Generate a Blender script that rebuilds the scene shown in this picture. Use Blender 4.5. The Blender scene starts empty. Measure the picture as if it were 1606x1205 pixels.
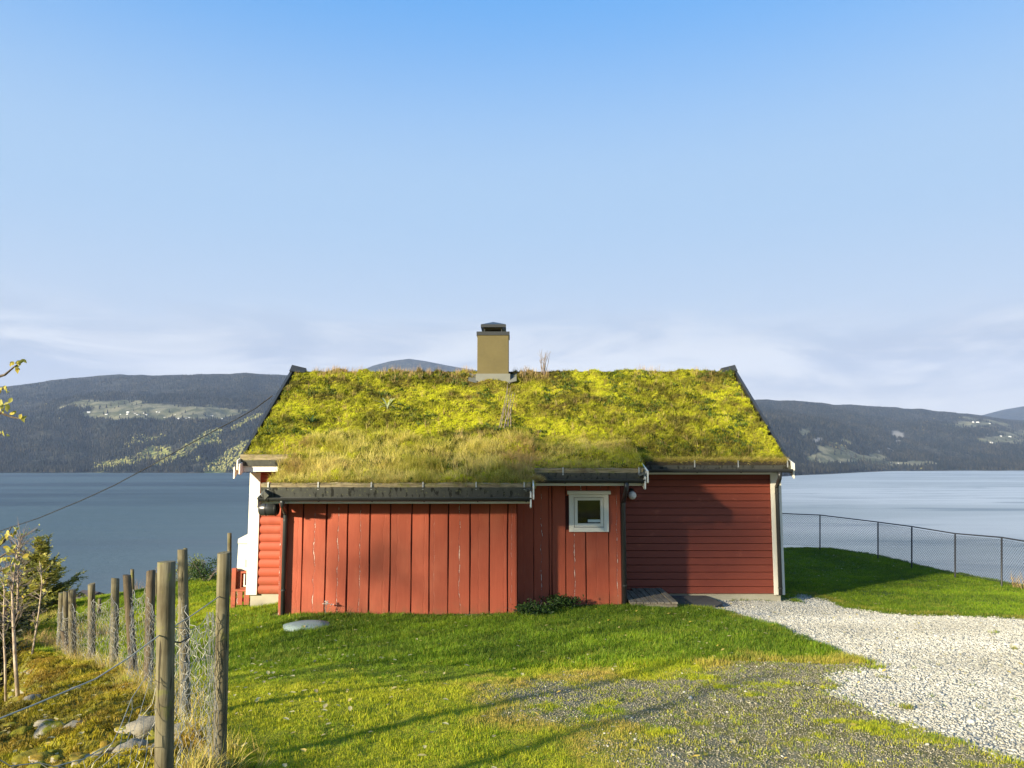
import bpy, math, random
import numpy as np
from mathutils import Vector, Matrix, noise as mnoise

# ------------------------------------------------------------------ camera, sky, sun, exposure
sc = bpy.context.scene
F, CX, CY = 1160.0, 803.0, 602.5          # focal length and centre in pixels of the photograph
EYE = 2.6
PITCH = math.radians(5.66)
cam_d = bpy.data.cameras.new('camera')
cam_d.sensor_width = 36.0
cam_d.lens = 36.0 * F / 1606.0
cam_d.clip_start = 0.05
cam_d.clip_end = 40000
cam = bpy.data.objects.new('camera', cam_d)
sc.collection.objects.link(cam)
cam.location = (0, 0, EYE)
cam.rotation_euler = (math.pi/2 + PITCH, 0, 0)
sc.camera = cam

SUN_EL = math.radians(15.5)
SUN_AZ = math.radians(226.0)              # compass bearing of the sun: behind and left of the camera (0 = +y, 90 = +x)
sun_dir = Vector((math.sin(SUN_AZ)*math.cos(SUN_EL), math.cos(SUN_AZ)*math.cos(SUN_EL), math.sin(SUN_EL)))
sd = bpy.data.lights.new('sun', 'SUN')
sd.energy = 5.0
sd.angle = math.radians(2.2)
sd.color = (1.0, 0.87, 0.64)
so = bpy.data.objects.new('sun', sd)
sc.collection.objects.link(so)
so.rotation_euler = sun_dir.to_track_quat('Z', 'Y').to_euler()

sc.view_settings.view_transform = 'Standard'
sc.view_settings.look = 'None'
sc.view_settings.gamma = 1.0
sc.view_settings.use_curve_mapping = False
sc.view_settings.exposure = 1.36

world = bpy.data.worlds.new('World')
sc.world = world
world.use_nodes = True
SKY_STRENGTH = 0.12

class NT:
    """tiny node-tree helper"""
    def __init__(s, tree):
        s.t = tree
    def n(s, typ, **kw):
        nd = s.t.nodes.new(typ)
        for k, v in kw.items():
            if k == 'inp':
                for a, b in v.items():
                    if isinstance(b, bpy.types.NodeSocket):
                        s.t.links.new(b, nd.inputs[a])
                    else:
                        nd.inputs[a].default_value = b
            else:
                setattr(nd, k, v)
        return nd
    def math(s, op, a, b=0.0, c=0.0, clamp=False):
        nd = s.n('ShaderNodeMath', operation=op, use_clamp=clamp)
        for i, v in enumerate((a, b, c)):
            if isinstance(v, bpy.types.NodeSocket):
                s.t.links.new(v, nd.inputs[i])
            else:
                nd.inputs[i].default_value = v
        return nd.outputs[0]
    def mix(s, f, a, b, typ='RGBA', blend='MIX'):
        nd = s.n('ShaderNodeMix', data_type=typ)
        if typ == 'RGBA':
            nd.blend_type = blend
            ia, ib, out = nd.inputs[6], nd.inputs[7], nd.outputs[2]
        else:
            ia, ib, out = nd.inputs[2], nd.inputs[3], nd.outputs[0]
        for sock, v in ((nd.inputs[0], f), (ia, a), (ib, b)):
            if isinstance(v, bpy.types.NodeSocket):
                s.t.links.new(v, sock)
            else:
                if hasattr(v, '__len__') and len(v) == 3:
                    v = (*v, 1.0)
                sock.default_value = v
        return out
    def smooth(s, x, lo, hi):
        nd = s.n('ShaderNodeMapRange', interpolation_type='SMOOTHSTEP')
        s.t.links.new(x, nd.inputs[0])
        nd.inputs[1].default_value = lo; nd.inputs[2].default_value = hi
        return nd.outputs[0]
    def noise(s, vec, scale, detail=3.0, rough=0.55, dist=0.0):
        nd = s.n('ShaderNodeTexNoise')
        if vec is not None: s.t.links.new(vec, nd.inputs['Vector'])
        nd.inputs['Scale'].default_value = scale
        nd.inputs['Detail'].default_value = detail
        nd.inputs['Roughness'].default_value = rough
        nd.inputs['Distortion'].default_value = dist
        return nd.outputs[0]
    def scale(s, vec, xyz):
        nd = s.n('ShaderNodeMapping')
        s.t.links.new(vec, nd.inputs[0])
        nd.inputs['Scale'].default_value = xyz
        return nd.outputs[0]
    def link(s, a, b):
        s.t.links.new(a, b)

w = NT(world.node_tree)
for nd in list(world.node_tree.nodes): world.node_tree.nodes.remove(nd)
wout = w.n('ShaderNodeOutputWorld')
bg = w.n('ShaderNodeBackground'); bg.inputs[1].default_value = SKY_STRENGTH
sky = w.n('ShaderNodeTexSky', sky_type='NISHITA')
sky.sun_disc = False
sky.sun_elevation = SUN_EL
sky.sun_rotation = SUN_AZ
sky.altitude = 60; sky.air_density = 1.0; sky.dust_density = 0.6; sky.ozone_density = 2.0
tc = w.n('ShaderNodeTexCoord')
sep = w.n('ShaderNodeSeparateXYZ'); w.link(tc.outputs['Generated'], sep.inputs[0])
zz = sep.outputs[2]
skyc = sky.outputs[0]
K = 1.0 / SKY_STRENGTH / 2**sc.view_settings.exposure
# thin high veil that whitens the sky towards the horizon, and stratus near the hills
hi = w.mix(w.math('SUBTRACT', 0.85, w.math('MULTIPLY', w.smooth(zz, 0.58, 1.0), 0.60)), skyc, (0.085*K, 0.40*K, 0.93*K))
mid = w.mix(w.smooth(zz, 0.60, 0.32), hi, (0.42*K, 0.62*K, 0.88*K))
col1 = w.mix(w.smooth(zz, 0.34, 0.10), mid, (0.62*K, 0.715*K, 0.85*K))
zc = w.math('ADD', w.math('MAXIMUM', zz, 0.0), 0.10)
cx_ = w.math('DIVIDE', sep.outputs[0], zc); cy_ = w.math('DIVIDE', sep.outputs[1], zc)
cv = w.n('ShaderNodeCombineXYZ'); w.link(cx_, cv.inputs[0]); w.link(cy_, cv.inputs[1])
dv = w.scale(tc.outputs['Generated'], (1.0, 1.0, 3.6))
n1 = w.noise(dv, 2.6, 7.0, 0.55, 0.6)
n2 = w.noise(w.scale(tc.outputs['Generated'], (1.0, 1.0, 4.6)), 4.2, 7.0, 0.58, 0.7)
low = w.smooth(zz, 0.24, 0.11)
cm = w.math('MULTIPLY', w.smooth(w.math('ADD', n1, w.math('MULTIPLY', low, 0.50)), 0.50, 0.88), low)
cc = w.mix(w.smooth(n2, 0.36, 0.64), (0.53*K, 0.60*K, 0.73*K), (0.88*K, 0.90*K, 0.93*K))
col2 = w.mix(cm, col1, cc)
hz = w.math('MULTIPLY', w.smooth(zz, 0.15, 0.02), 0.7)
col3 = w.mix(hz, col2, (0.86*K, 0.87*K, 0.89*K))
w.link(col3, bg.inputs[0]); w.link(bg.outputs[0], wout.inputs[0])

# ------------------------------------------------------------------ helpers: pixels to places, noise
_c, _s = math.cos(PITCH), math.sin(PITCH)
def P(u, v, d):
    """the point at distance d in front of the camera that the photograph shows at pixel (u, v)"""
    y = F*_c - (CY - v)*_s
    z = F*_s + (CY - v)*_c
    t = d / y
    return Vector(((u - CX)*t, d, EYE + z*t))
def PZ(v, d): return P(CX, v, d).z
def PX(u, v, d): return P(u, v, d).x

def _hash(ix, iy, seed):
    h = (ix.astype(np.int64)*374761393 + iy.astype(np.int64)*668265263 + seed*1442695041) & 0xffffffff
    h = ((h ^ (h >> 13)) * 1274126177) & 0xffffffff
    return ((h ^ (h >> 16)) & 0xffffff) / float(0xffffff)
def vnoise(x, y, seed=0):
    x = np.asarray(x, float); y = np.asarray(y, float)
    ix, iy = np.floor(x), np.floor(y)
    fx, fy = x-ix, y-iy
    fx = fx*fx*(3-2*fx); fy = fy*fy*(3-2*fy)
    a = _hash(ix, iy, seed); b = _hash(ix+1, iy, seed); c = _hash(ix, iy+1, seed); d = _hash(ix+1, iy+1, seed)
    return (a*(1-fx)+b*fx)*(1-fy) + (c*(1-fx)+d*fx)*fy
def fbm(x, y, seed=0, octv=4, gain=0.5):
    s, a, t = 0.0, 1.0, 0.0
    for i in range(octv):
        s = s + a*vnoise(x*2**i + i*17.3, y*2**i - i*9.1, seed+i); t += a; a *= gain
    return s/t
def sstep(x, a, b):
    t = np.clip((np.asarray(x, float)-a)/(b-a), 0, 1); return t*t*(3-2*t)

rng = np.random.default_rng(7)
random.seed(7)

# ------------------------------------------------------------------ helpers: objects
def link(o):
    sc.collection.objects.link(o); return o
def tag(o, label=None, cat=None, group=None, kind=None):
    if label: o['label'] = label
    if cat: o['category'] = cat
    if group: o['group'] = group
    if kind: o['kind'] = kind
    return o
def empty(name, loc, label=None, cat=None, group=None):
    o = bpy.data.objects.new(name, None); link(o); o.location = loc; o.empty_display_size = 0.2
    return tag(o, label, cat, group)
def np_mesh(name, V, Fc, mat, parent=None, smooth=False, attrs=None, loc=None):
    """V (n,3), Fc (m,3|4) arrays -> object; world coordinates are kept unless loc is given"""
    me = bpy.data.meshes.new(name)
    V = np.asarray(V, np.float32)
    if isinstance(Fc, np.ndarray):
        k = Fc.shape[1]
        me.vertices.add(len(V)); me.vertices.foreach_set('co', V.ravel())
        me.loops.add(Fc.size); me.loops.foreach_set('vertex_index', Fc.astype(np.int32).ravel())
        me.polygons.add(len(Fc))
        me.polygons.foreach_set('loop_start', np.arange(0, Fc.size, k, dtype=np.int32))
        me.polygons.foreach_set('loop_total', np.full(len(Fc), k, np.int32))
        me.update(calc_edges=True)
    else:
        me.from_pydata(V.tolist(), [], Fc)
    if smooth:
        me.polygons.foreach_set('use_smooth', np.ones(len(me.polygons), bool))
    if attrs:
        for an, arr in attrs.items():
            arr = np.asarray(arr, np.float32)
            if arr.ndim == 1:
                a = me.attributes.new(an, 'FLOAT', 'POINT'); a.data.foreach_set('value', arr)
            else:
                a = me.attributes.new(an, 'FLOAT_COLOR', 'POINT')
                q = np.ones((len(arr), 4), np.float32); q[:, :arr.shape[1]] = arr
                a.data.foreach_set('color', q.ravel())
    if mat: me.materials.append(mat)
    o = bpy.data.objects.new(name, me); link(o)
    if parent is not None:
        o.parent = parent
        o.matrix_parent_inverse = world_of(parent).inverted()
    return o
def world_of(o):
    m = Matrix.Translation(o.location) @ o.rotation_euler.to_matrix().to_4x4() @ Matrix.Diagonal((*o.scale, 1))
    if o.parent: m = world_of(o.parent) @ o.matrix_parent_inverse @ m
    return m

class MB:
    """collects shapes for ONE mesh"""
    def __init__(s): s.v = []; s.f = []
    def add(s, vs, fs):
        b = len(s.v); s.v += [tuple(p) for p in vs]; s.f += [tuple(b+i for i in q) for q in fs]; return s
    def box(s, x0, x1, y0, y1, z0, z1):
        return s.add([(x0,y0,z0),(x1,y0,z0),(x1,y1,z0),(x0,y1,z0),(x0,y0,z1),(x1,y0,z1),(x1,y1,z1),(x0,y1,z1)],
                     [(0,3,2,1),(4,5,6,7),(0,1,5,4),(1,2,6,5),(2,3,7,6),(3,0,4,7)])
    def obox(s, c, ax, ay, az, hx, hy, hz):
        c, ax, ay, az = Vector(c), Vector(ax).normalized()*hx, Vector(ay).normalized()*hy, Vector(az).normalized()*hz
        vs = [c+i*ax+j*ay+k*az for k in (-1,1) for (i,j) in ((-1,-1),(1,-1),(1,1),(-1,1))]
        return s.add(vs, [(0,3,2,1),(4,5,6,7),(0,1,5,4),(1,2,6,5),(2,3,7,6),(3,0,4,7)])
    def prism(s, poly, axis, a, b):
        """poly: list of 2D points in the plane across axis ('x': (y,z); 'y': (x,z))"""
        n = len(poly)
        mk = (lambda p, t: (t, p[0], p[1])) if axis == 'x' else ((lambda p, t: (p[0], t, p[1])) if axis == 'y' else (lambda p, t: (p[0], p[1], t)))
        vs = [mk(p, a) for p in poly] + [mk(p, b) for p in poly]
        fs = [tuple(range(n))[::-1], tuple(range(n, 2*n))] + [(i, (i+1) % n, n+(i+1) % n, n+i) for i in range(n)]
        return s.add(vs, fs)
    def tube(s, pts, rad, n=8, cap=True):
        pts = [Vector(p) for p in pts]
        if not hasattr(rad, '__len__'): rad = [rad]*len(pts)
        b = len(s.v); up = None
        for i, p in enumerate(pts):
            t = (pts[min(i+1, len(pts)-1)] - pts[max(i-1, 0)])
            if t.length < 1e-9: t = Vector((0,0,1))
            t.normalize()
            if up is None: up = Vector((0,0,1)) if abs(t.z) < 0.9 else Vector((0,1,0))
            r = t.cross(up)
            if r.length < 1e-6: r = t.cross(Vector((1,0,0.3)))
            r.normalize(); up = r.cross(t).normalized()
            for k in range(n):
                a = 2*math.pi*k/n
                s.v.append(tuple(p + (r*math.cos(a) + up*math.sin(a))*rad[i]))
        for i in range(len(pts)-1):
            for k in range(n):
                s.f.append((b+i*n+k, b+i*n+(k+1) % n, b+(i+1)*n+(k+1) % n, b+(i+1)*n+k))
        if cap and n > 2:
            s.f.append(tuple(b+k for k in range(n))[::-1]); s.f.append(tuple(b+(len(pts)-1)*n+k for k in range(n)))
        return s
    def build(s, name, mat, parent=None, smooth=False, bevel=0, seg=1):
        o = np_mesh(name, np.array(s.v, float), s.f, mat, parent, smooth)
        if bevel:
            m = o.modifiers.new('bevel', 'BEVEL'); m.width = bevel; m.segments = seg; m.limit_method = 'ANGLE'
        return o

def centre_origin(o):
    """moves a mesh's origin to its middle (object coordinates then start there)"""
    me = o.data
    co = np.empty(len(me.vertices)*3, np.float32); me.vertices.foreach_get('co', co); co = co.reshape(-1, 3)
    c = (co.min(0)+co.max(0))/2
    me.vertices.foreach_set('co', (co-c).ravel()); o.location = Vector(o.location) + Vector(c.tolist()); return o

# ------------------------------------------------------------------ materials
def mat(name, build, disp=False):
    m = bpy.data.materials.new(name); m.use_nodes = True
    t = NT(m.node_tree)
    for nd in list(m.node_tree.nodes): m.node_tree.nodes.remove(nd)
    out = t.n('ShaderNodeOutputMaterial')
    t.link(build(t), out.inputs[0]); return m
def bsdf(t, col, rough=0.7, bump=None, bs=0.3, bd=0.01, metal=0.0, spec=0.4):
    p = t.n('ShaderNodeBsdfPrincipled')
    for sock, v in (('Base Color', col), ('Roughness', rough), ('Metallic', metal)):
        if isinstance(v, bpy.types.NodeSocket): t.link(v, p.inputs[sock])
        else: p.inputs[sock].default_value = (*v, 1) if hasattr(v, '__len__') and len(v) == 3 else v
    p.inputs['Specular IOR Level'].default_value = spec
    if bump is not None:
        b = t.n('ShaderNodeBump', inp={'Strength': bs, 'Distance': bd}); t.link(bump, b.inputs['Height']); t.link(b.outputs[0], p.inputs['Normal'])
    return p.outputs[0]
def objco(t): return t.n('ShaderNodeTexCoord').outputs['Object']
def wpos(t): return t.n('ShaderNodeNewGeometry').outputs['Position']

def simple(name, col, rough=0.6, metal=0.0, var=0.12, scale=6.0, bs=0.15, spec=0.4):
    def f(t):
        p = wpos(t)
        n = t.noise(p, scale, 5, 0.6); n2 = t.noise(p, scale*9, 3, 0.6)
        c = t.mix(n, tuple(max(0, k*(1-var)) for k in col), tuple(k*(1+var) for k in col))
        c = t.mix(t.math('MULTIPLY', n2, var), c, tuple(k*0.5 for k in col))
        r = t.math('ADD', rough-0.06, t.math('MULTIPLY', n2, 0.12))
        return bsdf(t, c, r, n2, bs, 0.004, metal, spec)
    return mat(name, f)

def red_paint(vertical, worn=1.0):
    """weathered red wall paint; worn boards carry one flaked streak each, in the board's own coordinates"""
    def f(t):
        o = objco(t)
        rnd = t.n('ShaderNodeObjectInfo').outputs['Random']
        off = t.n('ShaderNodeCombineXYZ'); t.link(t.math('MULTIPLY', rnd, 37.0), off.inputs[0]); t.link(t.math('MULTIPLY', rnd, 91.0), off.inputs[2])
        add = t.n('ShaderNodeVectorMath', operation='ADD'); t.link(o, add.inputs[0]); t.link(off.outputs[0], add.inputs[1])
        q = add.outputs[0]
        grain = t.noise(t.scale(q, (26, 26, 1.6) if vertical else (1.6, 26, 26)), 2.0, 5, 0.6, 0.4)
        blot = t.noise(q, 2.2, 4, 0.6)
        c = t.mix(blot, (0.33, 0.068, 0.030), (0.43, 0.098, 0.045))
        c = t.mix(t.math('MULTIPLY', grain, 0.55), c, (0.21, 0.035, 0.020))
        hv = t.n('ShaderNodeHueSaturation'); t.link(c, hv.inputs['Color'])
        t.link(t.math('ADD', 0.90, t.math('MULTIPLY', rnd, 0.2)), hv.inputs['Value']); c = hv.outputs[0]
        # small chips and specks
        ch = t.smooth(t.noise(q, 38, 3, 0.7), 0.735, 0.76)
        c = t.mix(t.math('MULTIPLY', ch, 0.55), c, (0.62, 0.45, 0.36))
        h = grain
        if vertical:
            s = t.n('ShaderNodeSeparateXYZ'); t.link(o, s.inputs[0])
            wob = t.n('ShaderNodeTexNoise', noise_dimensions='1D')
            t.link(t.math('ADD', s.outputs[2], t.math('MULTIPLY', rnd, 50)), wob.inputs['W']); wob.inputs['Scale'].default_value = 3.2; wob.inputs['Detail'].default_value = 4
            x0 = t.math('MULTIPLY', t.math('SUBTRACT', rnd, 0.5), 0.18)
            d = t.math('ABSOLUTE', t.math('SUBTRACT', t.math('SUBTRACT', s.outputs[0], x0), t.math('MULTIPLY', t.math('SUBTRACT', wob.outputs[0], 0.5), 0.07)))
            wid = t.noise(t.scale(q, (2, 2, 5)), 1.4, 4, 0.7)
            st = t.math('SUBTRACT', t.math('MULTIPLY', t.smooth(wid, 0.46, 0.72), 0.0075*worn), d)
            has = t.smooth(t.math('FRACT', t.math('MULTIPLY', rnd, 7.31)), 0.42, 0.50)
            st = t.math('MULTIPLY', t.smooth(st, -0.001, 0.0012), has)
            edge = t.smooth(t.math('SUBTRACT', t.math('MULTIPLY', t.smooth(wid, 0.36, 0.62), 0.016), d), -0.004, 0.002)
            c = t.mix(t.math('MULTIPLY', t.math('MULTIPLY', edge, has), 0.5), c, (0.15, 0.03, 0.02))
            c = t.mix(t.math('MULTIPLY', st, 0.9), c, (0.66, 0.55, 0.46))
            h = t.math('SUBTRACT', grain, t.math('MULTIPLY', edge, 1.5))
        else:
            sc_ = t.smooth(t.noise(t.scale(q, (3, 20, 10)), 1.7, 5, 0.7), 0.66, 0.74)
            c = t.mix(t.math('MULTIPLY', sc_, 0.28), c, (0.60, 0.22, 0.15))
        wz = t.n('ShaderNodeSeparateXYZ'); t.link(wpos(t), wz.inputs[0])
        dirt = t.math('MULTIPLY', t.smooth(wz.outputs[2], 0.42, 0.02), t.smooth(t.noise(wpos(t), 7, 5, 0.65), 0.32, 0.66))
        c = t.mix(t.math('MULTIPLY', dirt, 0.5), c, (0.12, 0.075, 0.035))
        fade = t.noise(t.scale(wpos(t), (1.2, 1.2, 0.5)), 1.3, 4, 0.6)
        c = t.mix(t.math('MULTIPLY', t.smooth(fade, 0.48, 0.72), 0.30), c, (0.52, 0.17, 0.09))
        return bsdf(t, c, 0.62, h, 0.35, 0.004, spec=0.35)
    return mat('red_paint_vertical' if vertical else 'red_paint_horizontal', f)

M = {}
M['red_v'] = red_paint(True)
M['red_h'] = red_paint(False)
def red_clad(t):  # right wall's red, its colour darkened for the tree shade on it
    q = objco(t); wp = wpos(t)
    grain = t.noise(t.scale(wp, (1.6, 26, 30)), 2.0, 5, 0.6, 0.4); blot = t.noise(wp, 1.1, 4, 0.6)
    c = t.mix(blot, (0.185, 0.038, 0.020), (0.26, 0.060, 0.028)); c = t.mix(t.math('MULTIPLY', grain, 0.6), c, (0.13, 0.022, 0.015))
    bl = t.smooth(t.noise(t.scale(wp, (1.4, 1, 3)), 1.6, 5, 0.7), 0.60, 0.76); c = t.mix(t.math('MULTIPLY', bl, 0.35), c, (0.45, 0.14, 0.08))
    return bsdf(t, c, 0.6, grain, 0.35, 0.004, spec=0.35)
M['red_c'] = mat('crimson_cladding', red_clad)
M['red_core'] = simple('dark_red_backing', (0.06, 0.012, 0.009), 0.85)
M['white'] = simple('white_paint', (0.74, 0.71, 0.60), 0.55, var=0.08)
M['black_metal'] = simple('black_coated_steel', (0.030, 0.032, 0.032), 0.38, 0.0, var=0.3, spec=0.5)
M['grey_metal'] = simple('galvanised_steel', (0.42, 0.43, 0.42), 0.45, 0.6, var=0.2)
M['plastic_black'] = simple('black_plastic', (0.028, 0.032, 0.034), 0.30, var=0.15, spec=0.5)
M['concrete'] = simple('concrete', (0.36, 0.34, 0.26), 0.9, var=0.25, scale=3, bs=0.5)
M['slab'] = simple('dark_concrete', (0.085, 0.085, 0.078), 0.9, var=0.5, scale=3, bs=0.5)
M['stucco'] = simple('khaki_render', (0.115, 0.095, 0.040), 0.9, var=0.26, scale=2.2, bs=0.4)
M['lead'] = simple('lead_flashing', (0.17, 0.175, 0.15), 0.6, 0.2, var=0.2)
M['soil'] = simple('turf_soil', (0.035, 0.028, 0.018), 0.95, var=0.4, scale=10, bs=0.6)
M['cable'] = simple('black_cable', (0.015, 0.015, 0.017), 0.5)
M['lamp_glass'] = simple('opal_glass', (0.85, 0.83, 0.76), 0.5, var=0.03, bs=0.0)
M['lid'] = simple('weathered_lid', (0.24, 0.30, 0.28), 0.8, var=0.12)
M['box_white'] = simple('cream_plastic', (0.72, 0.68, 0.52), 0.5, var=0.06)
M['dark_roofing'] = simple('dark_roofing', (0.05, 0.04, 0.04), 0.7)
M['far_white'] = simple('far_white_wall', (0.75, 0.75, 0.72), 0.8)
M['far_roof'] = simple('far_roof', (0.16, 0.15, 0.15), 0.8)
M['pink_wall'] = simple('faded_red_wall', (0.50, 0.17, 0.13), 0.8)
M['sticker'] = simple('pale_sticker', (0.50, 0.58, 0.56), 0.5, var=0.04)
M['sticker_ink'] = simple('sticker_print', (0.13, 0.20, 0.22), 0.5, var=0.04)
def f(t):
    o = wpos(t)
    n = t.noise(t.scale(o, (9, 9, 2)), 1.3, 5, 0.6)
    drip = t.smooth(t.noise(t.scale(o, (9, 9, 1.6)), 1.9, 4, 0.6), 0.54, 0.62)
    c = t.mix(n, (0.060, 0.063, 0.056), (0.125, 0.13, 0.112))
    c = t.mix(t.math('MULTIPLY', drip, 0.85), c, (0.022, 0.022, 0.02))
    li = t.smooth(t.noise(o, 22, 3, 0.6), 0.60, 0.68)
    c = t.mix(t.math('MULTIPLY', li, 0.35), c, (0.28, 0.29, 0.12))
    return bsdf(t, c, 0.42, n, 0.1, 0.004, 0.25)
M['flashing'] = mat('stained_flashing', f)
def f(t):
    g = t.n('ShaderNodeFresnel', inp={'IOR': 1.5})
    gl = t.n('ShaderNodeBsdfGlossy', inp={'Color': (0.9, 0.95, 1, 1), 'Roughness': 0.03})
    tr = t.n('ShaderNodeBsdfTransparent', inp={'Color': (0.55, 0.6, 0.6, 1)})
    m_ = t.n('ShaderNodeMixShader'); t.link(g.outputs[0], m_.inputs[0]); t.link(tr.outputs[0], m_.inputs[1]); t.link(gl.outputs[0], m_.inputs[2])
    return m_.outputs[0]
M['glass'] = mat('window_glass', f)
def wood(name, c0, c1, cdark, axis='z', moss=0.0, sc_=1.0):
    def f(t):
        o = objco(t)
        rnd = t.n('ShaderNodeObjectInfo').outputs['Random']
        off = t.n('ShaderNodeCombineXYZ'); t.link(t.math('MULTIPLY', rnd, 37.0), off.inputs[0]); t.link(t.math('MULTIPLY', rnd, 71.0), off.inputs[2])
        add = t.n('ShaderNodeVectorMath', operation='ADD'); t.link(o, add.inputs[0]); t.link(off.outputs[0], add.inputs[1]); q = add.outputs[0]
        s3 = {'z': (30, 30, 1.5), 'x': (1.5, 30, 30), 'y': (30, 1.5, 30)}[axis]
        g = t.noise(t.scale(q, s3), 1.5*sc_, 6, 0.65, 0.6)
        b = t.noise(q, 4, 4, 0.6)
        c = t.mix(t.smooth(g, 0.3, 0.7), c0, c1)
        c = t.mix(t.math('MULTIPLY', t.smooth(b, 0.45, 0.7), 0.6), c, cdark)
        cr = t.smooth(t.noise(t.scale(q, tuple(k*1.3 for k in s3)), 1.1*sc_, 3, 0.5), 0.66, 0.70)
        c = t.mix(t.math('MULTIPLY', cr, 0.8), c, tuple(k*0.35 for k in cdark))
        if moss:
            m_ = t.smooth(t.noise(q, 9, 5, 0.65), 0.64-0.12*moss, 0.74)
            c = t.mix(t.math('MULTIPLY', m_, 0.75), c, (0.16, 0.17, 0.03))
        return bsdf(t, c, 0.85, t.math('SUBTRACT', g, t.math('MULTIPLY', cr, 1.2)), 0.6, 0.006, spec=0.2)
    return mat(name, f)
M['post'] = wood('weathered_post', (0.095, 0.080, 0.045), (0.195, 0.175, 0.108), (0.05, 0.037, 0.02), 'z', 0.6)
M['post_dark'] = wood('dark_post', (0.075, 0.055, 0.034), (0.16, 0.125, 0.078), (0.04, 0.03, 0.02), 'z', 0.3)
M['eave_wood'] = wood('turf_log', (0.12, 0.09, 0.05), (0.32, 0.27, 0.16), (0.06, 0.045, 0.028), 'x', 1.3)
M['deck'] = wood('grey_decking', (0.11, 0.095, 0.075), (0.24, 0.215, 0.165), (0.055, 0.05, 0.035), 'y', 0.2)
M['deck_side'] = wood('grey_decking_side', (0.12, 0.10, 0.08), (0.27, 0.25, 0.20), (0.06, 0.05, 0.035), 'x', 0.8)
M['bark'] = wood('bark', (0.07, 0.055, 0.04), (0.17, 0.14, 0.11), (0.04, 0.03, 0.025), 'z', 0.4)
M['birch_bark'] = wood('pale_bark', (0.30, 0.22, 0.14), (0.50, 0.42, 0.32), (0.12, 0.09, 0.07), 'z', 0)
M['twig'] = simple('twig', (0.20, 0.16, 0.13), 0.85)
M['wire'] = simple('galvanised_wire', (0.36, 0.355, 0.31), 0.5, 0.35, var=0.2)
M['fence_dark'] = simple('dark_fence_steel', (0.028, 0.030, 0.034), 0.5)

def plant_mat(name, cols, trans=0.35, rough=0.6, nscale=1.2):
    """cols: dark, mid, light, dry. 'tint' (per instance) 0..1 runs dark..light, 'dry' mixes in the dry colour, 'h' is 0 at the root and 1 at the tip"""
    def f(t):
        ti = t.n('ShaderNodeAttribute', attribute_type='INSTANCER', attribute_name='tint').outputs['Fac']
        dr = t.n('ShaderNodeAttribute', attribute_type='INSTANCER', attribute_name='dry').outputs['Fac']
        hh = t.n('ShaderNodeAttribute', attribute_type='GEOMETRY', attribute_name='h').outputs['Fac']
        rv = t.n('ShaderNodeAttribute', attribute_type='GEOMETRY', attribute_name='rv').outputs['Fac']
        x = t.math('ADD', ti, t.math('MULTIPLY', t.math('SUBTRACT', rv, 0.5), 0.45), clamp=True)
        c = t.mix(t.smooth(x, 0.0, 0.5), cols[0], cols[1])
        c = t.mix(t.smooth(x, 0.5, 1.0), c, cols[2])
        d = t.math('ADD', dr, t.math('MULTIPLY', t.math('SUBTRACT', rv, 0.5), 0.7), clamp=True)
        c = t.mix(d, c, cols[3])
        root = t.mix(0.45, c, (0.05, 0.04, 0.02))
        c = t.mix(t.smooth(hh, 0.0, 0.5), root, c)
        di = t.n('ShaderNodeBsdfPrincipled'); t.link(c, di.inputs['Base Color']); di.inputs['Roughness'].default_value = rough; di.inputs['Specular IOR Level'].default_value = 0.25
        tr = t.n('ShaderNodeBsdfTranslucent'); t.link(c, tr.inputs[0])
        m_ = t.n('ShaderNodeMixShader'); m_.inputs[0].default_value = trans
        t.link(di.outputs[0], m_.inputs[1]); t.link(tr.outputs[0], m_.inputs[2]); return m_.outputs[0]
    return mat(name, f)
M['lawn'] = plant_mat('lawn_blades', ((0.060, 0.130, 0.005), (0.160, 0.280, 0.008), (0.43, 0.46, 0.015), (0.46, 0.35, 0.08)))
M['moss'] = plant_mat('moss_tufts', ((0.085, 0.082, 0.010), (0.30, 0.32, 0.013), (0.64, 0.66, 0.022), (0.24, 0.17, 0.045)), 0.3)
M['bankmoss'] = plant_mat('bank_moss_tufts', ((0.10, 0.085, 0.012), (0.25, 0.235, 0.013), (0.50, 0.45, 0.020), (0.36, 0.23, 0.03)), 0.3)
M['roofgrass'] = plant_mat('roof_grass_blades', ((0.20, 0.24, 0.02), (0.50, 0.46, 0.06), (0.76, 0.66, 0.19), (0.50, 0.33, 0.12)), 0.35)
M['drygrass'] = plant_mat('dry_stalks', ((0.25, 0.15, 0.08), (0.42, 0.27, 0.14), (0.62, 0.46, 0.22), (0.62, 0.45, 0.16)), 0.3)
M['herb'] = plant_mat('herb_leaves', ((0.02, 0.05, 0.008), (0.05, 0.11, 0.012), (0.13, 0.20, 0.02), (0.25, 0.17, 0.05)), 0.3)

def leafmat(name, c0, c1, c2, trans=0.35, rough=0.55):
    def f(t):
        rv = t.n('ShaderNodeAttribute', attribute_type='GEOMETRY', attribute_name='rv').outputs['Fac']
        c = t.mix(t.smooth(rv, 0.0, 0.6), c0, c1); c = t.mix(t.smooth(rv, 0.6, 1.0), c, c2)
        di = t.n('ShaderNodeBsdfPrincipled'); t.link(c, di.inputs['Base Color']); di.inputs['Roughness'].default_value = rough; di.inputs['Specular IOR Level'].default_value = 0.3
        tr = t.n('ShaderNodeBsdfTranslucent'); t.link(c, tr.inputs[0])
        m_ = t.n('ShaderNodeMixShader'); m_.inputs[0].default_value = trans
        t.link(di.outputs[0], m_.inputs[1]); t.link(tr.outputs[0], m_.inputs[2]); return m_.outputs[0]
    return mat(name, f)
M['yellow_leaf'] = leafmat('yellow_leaves', (0.20, 0.20, 0.03), (0.44, 0.42, 0.09), (0.56, 0.42, 0.06), 0.4)
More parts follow.
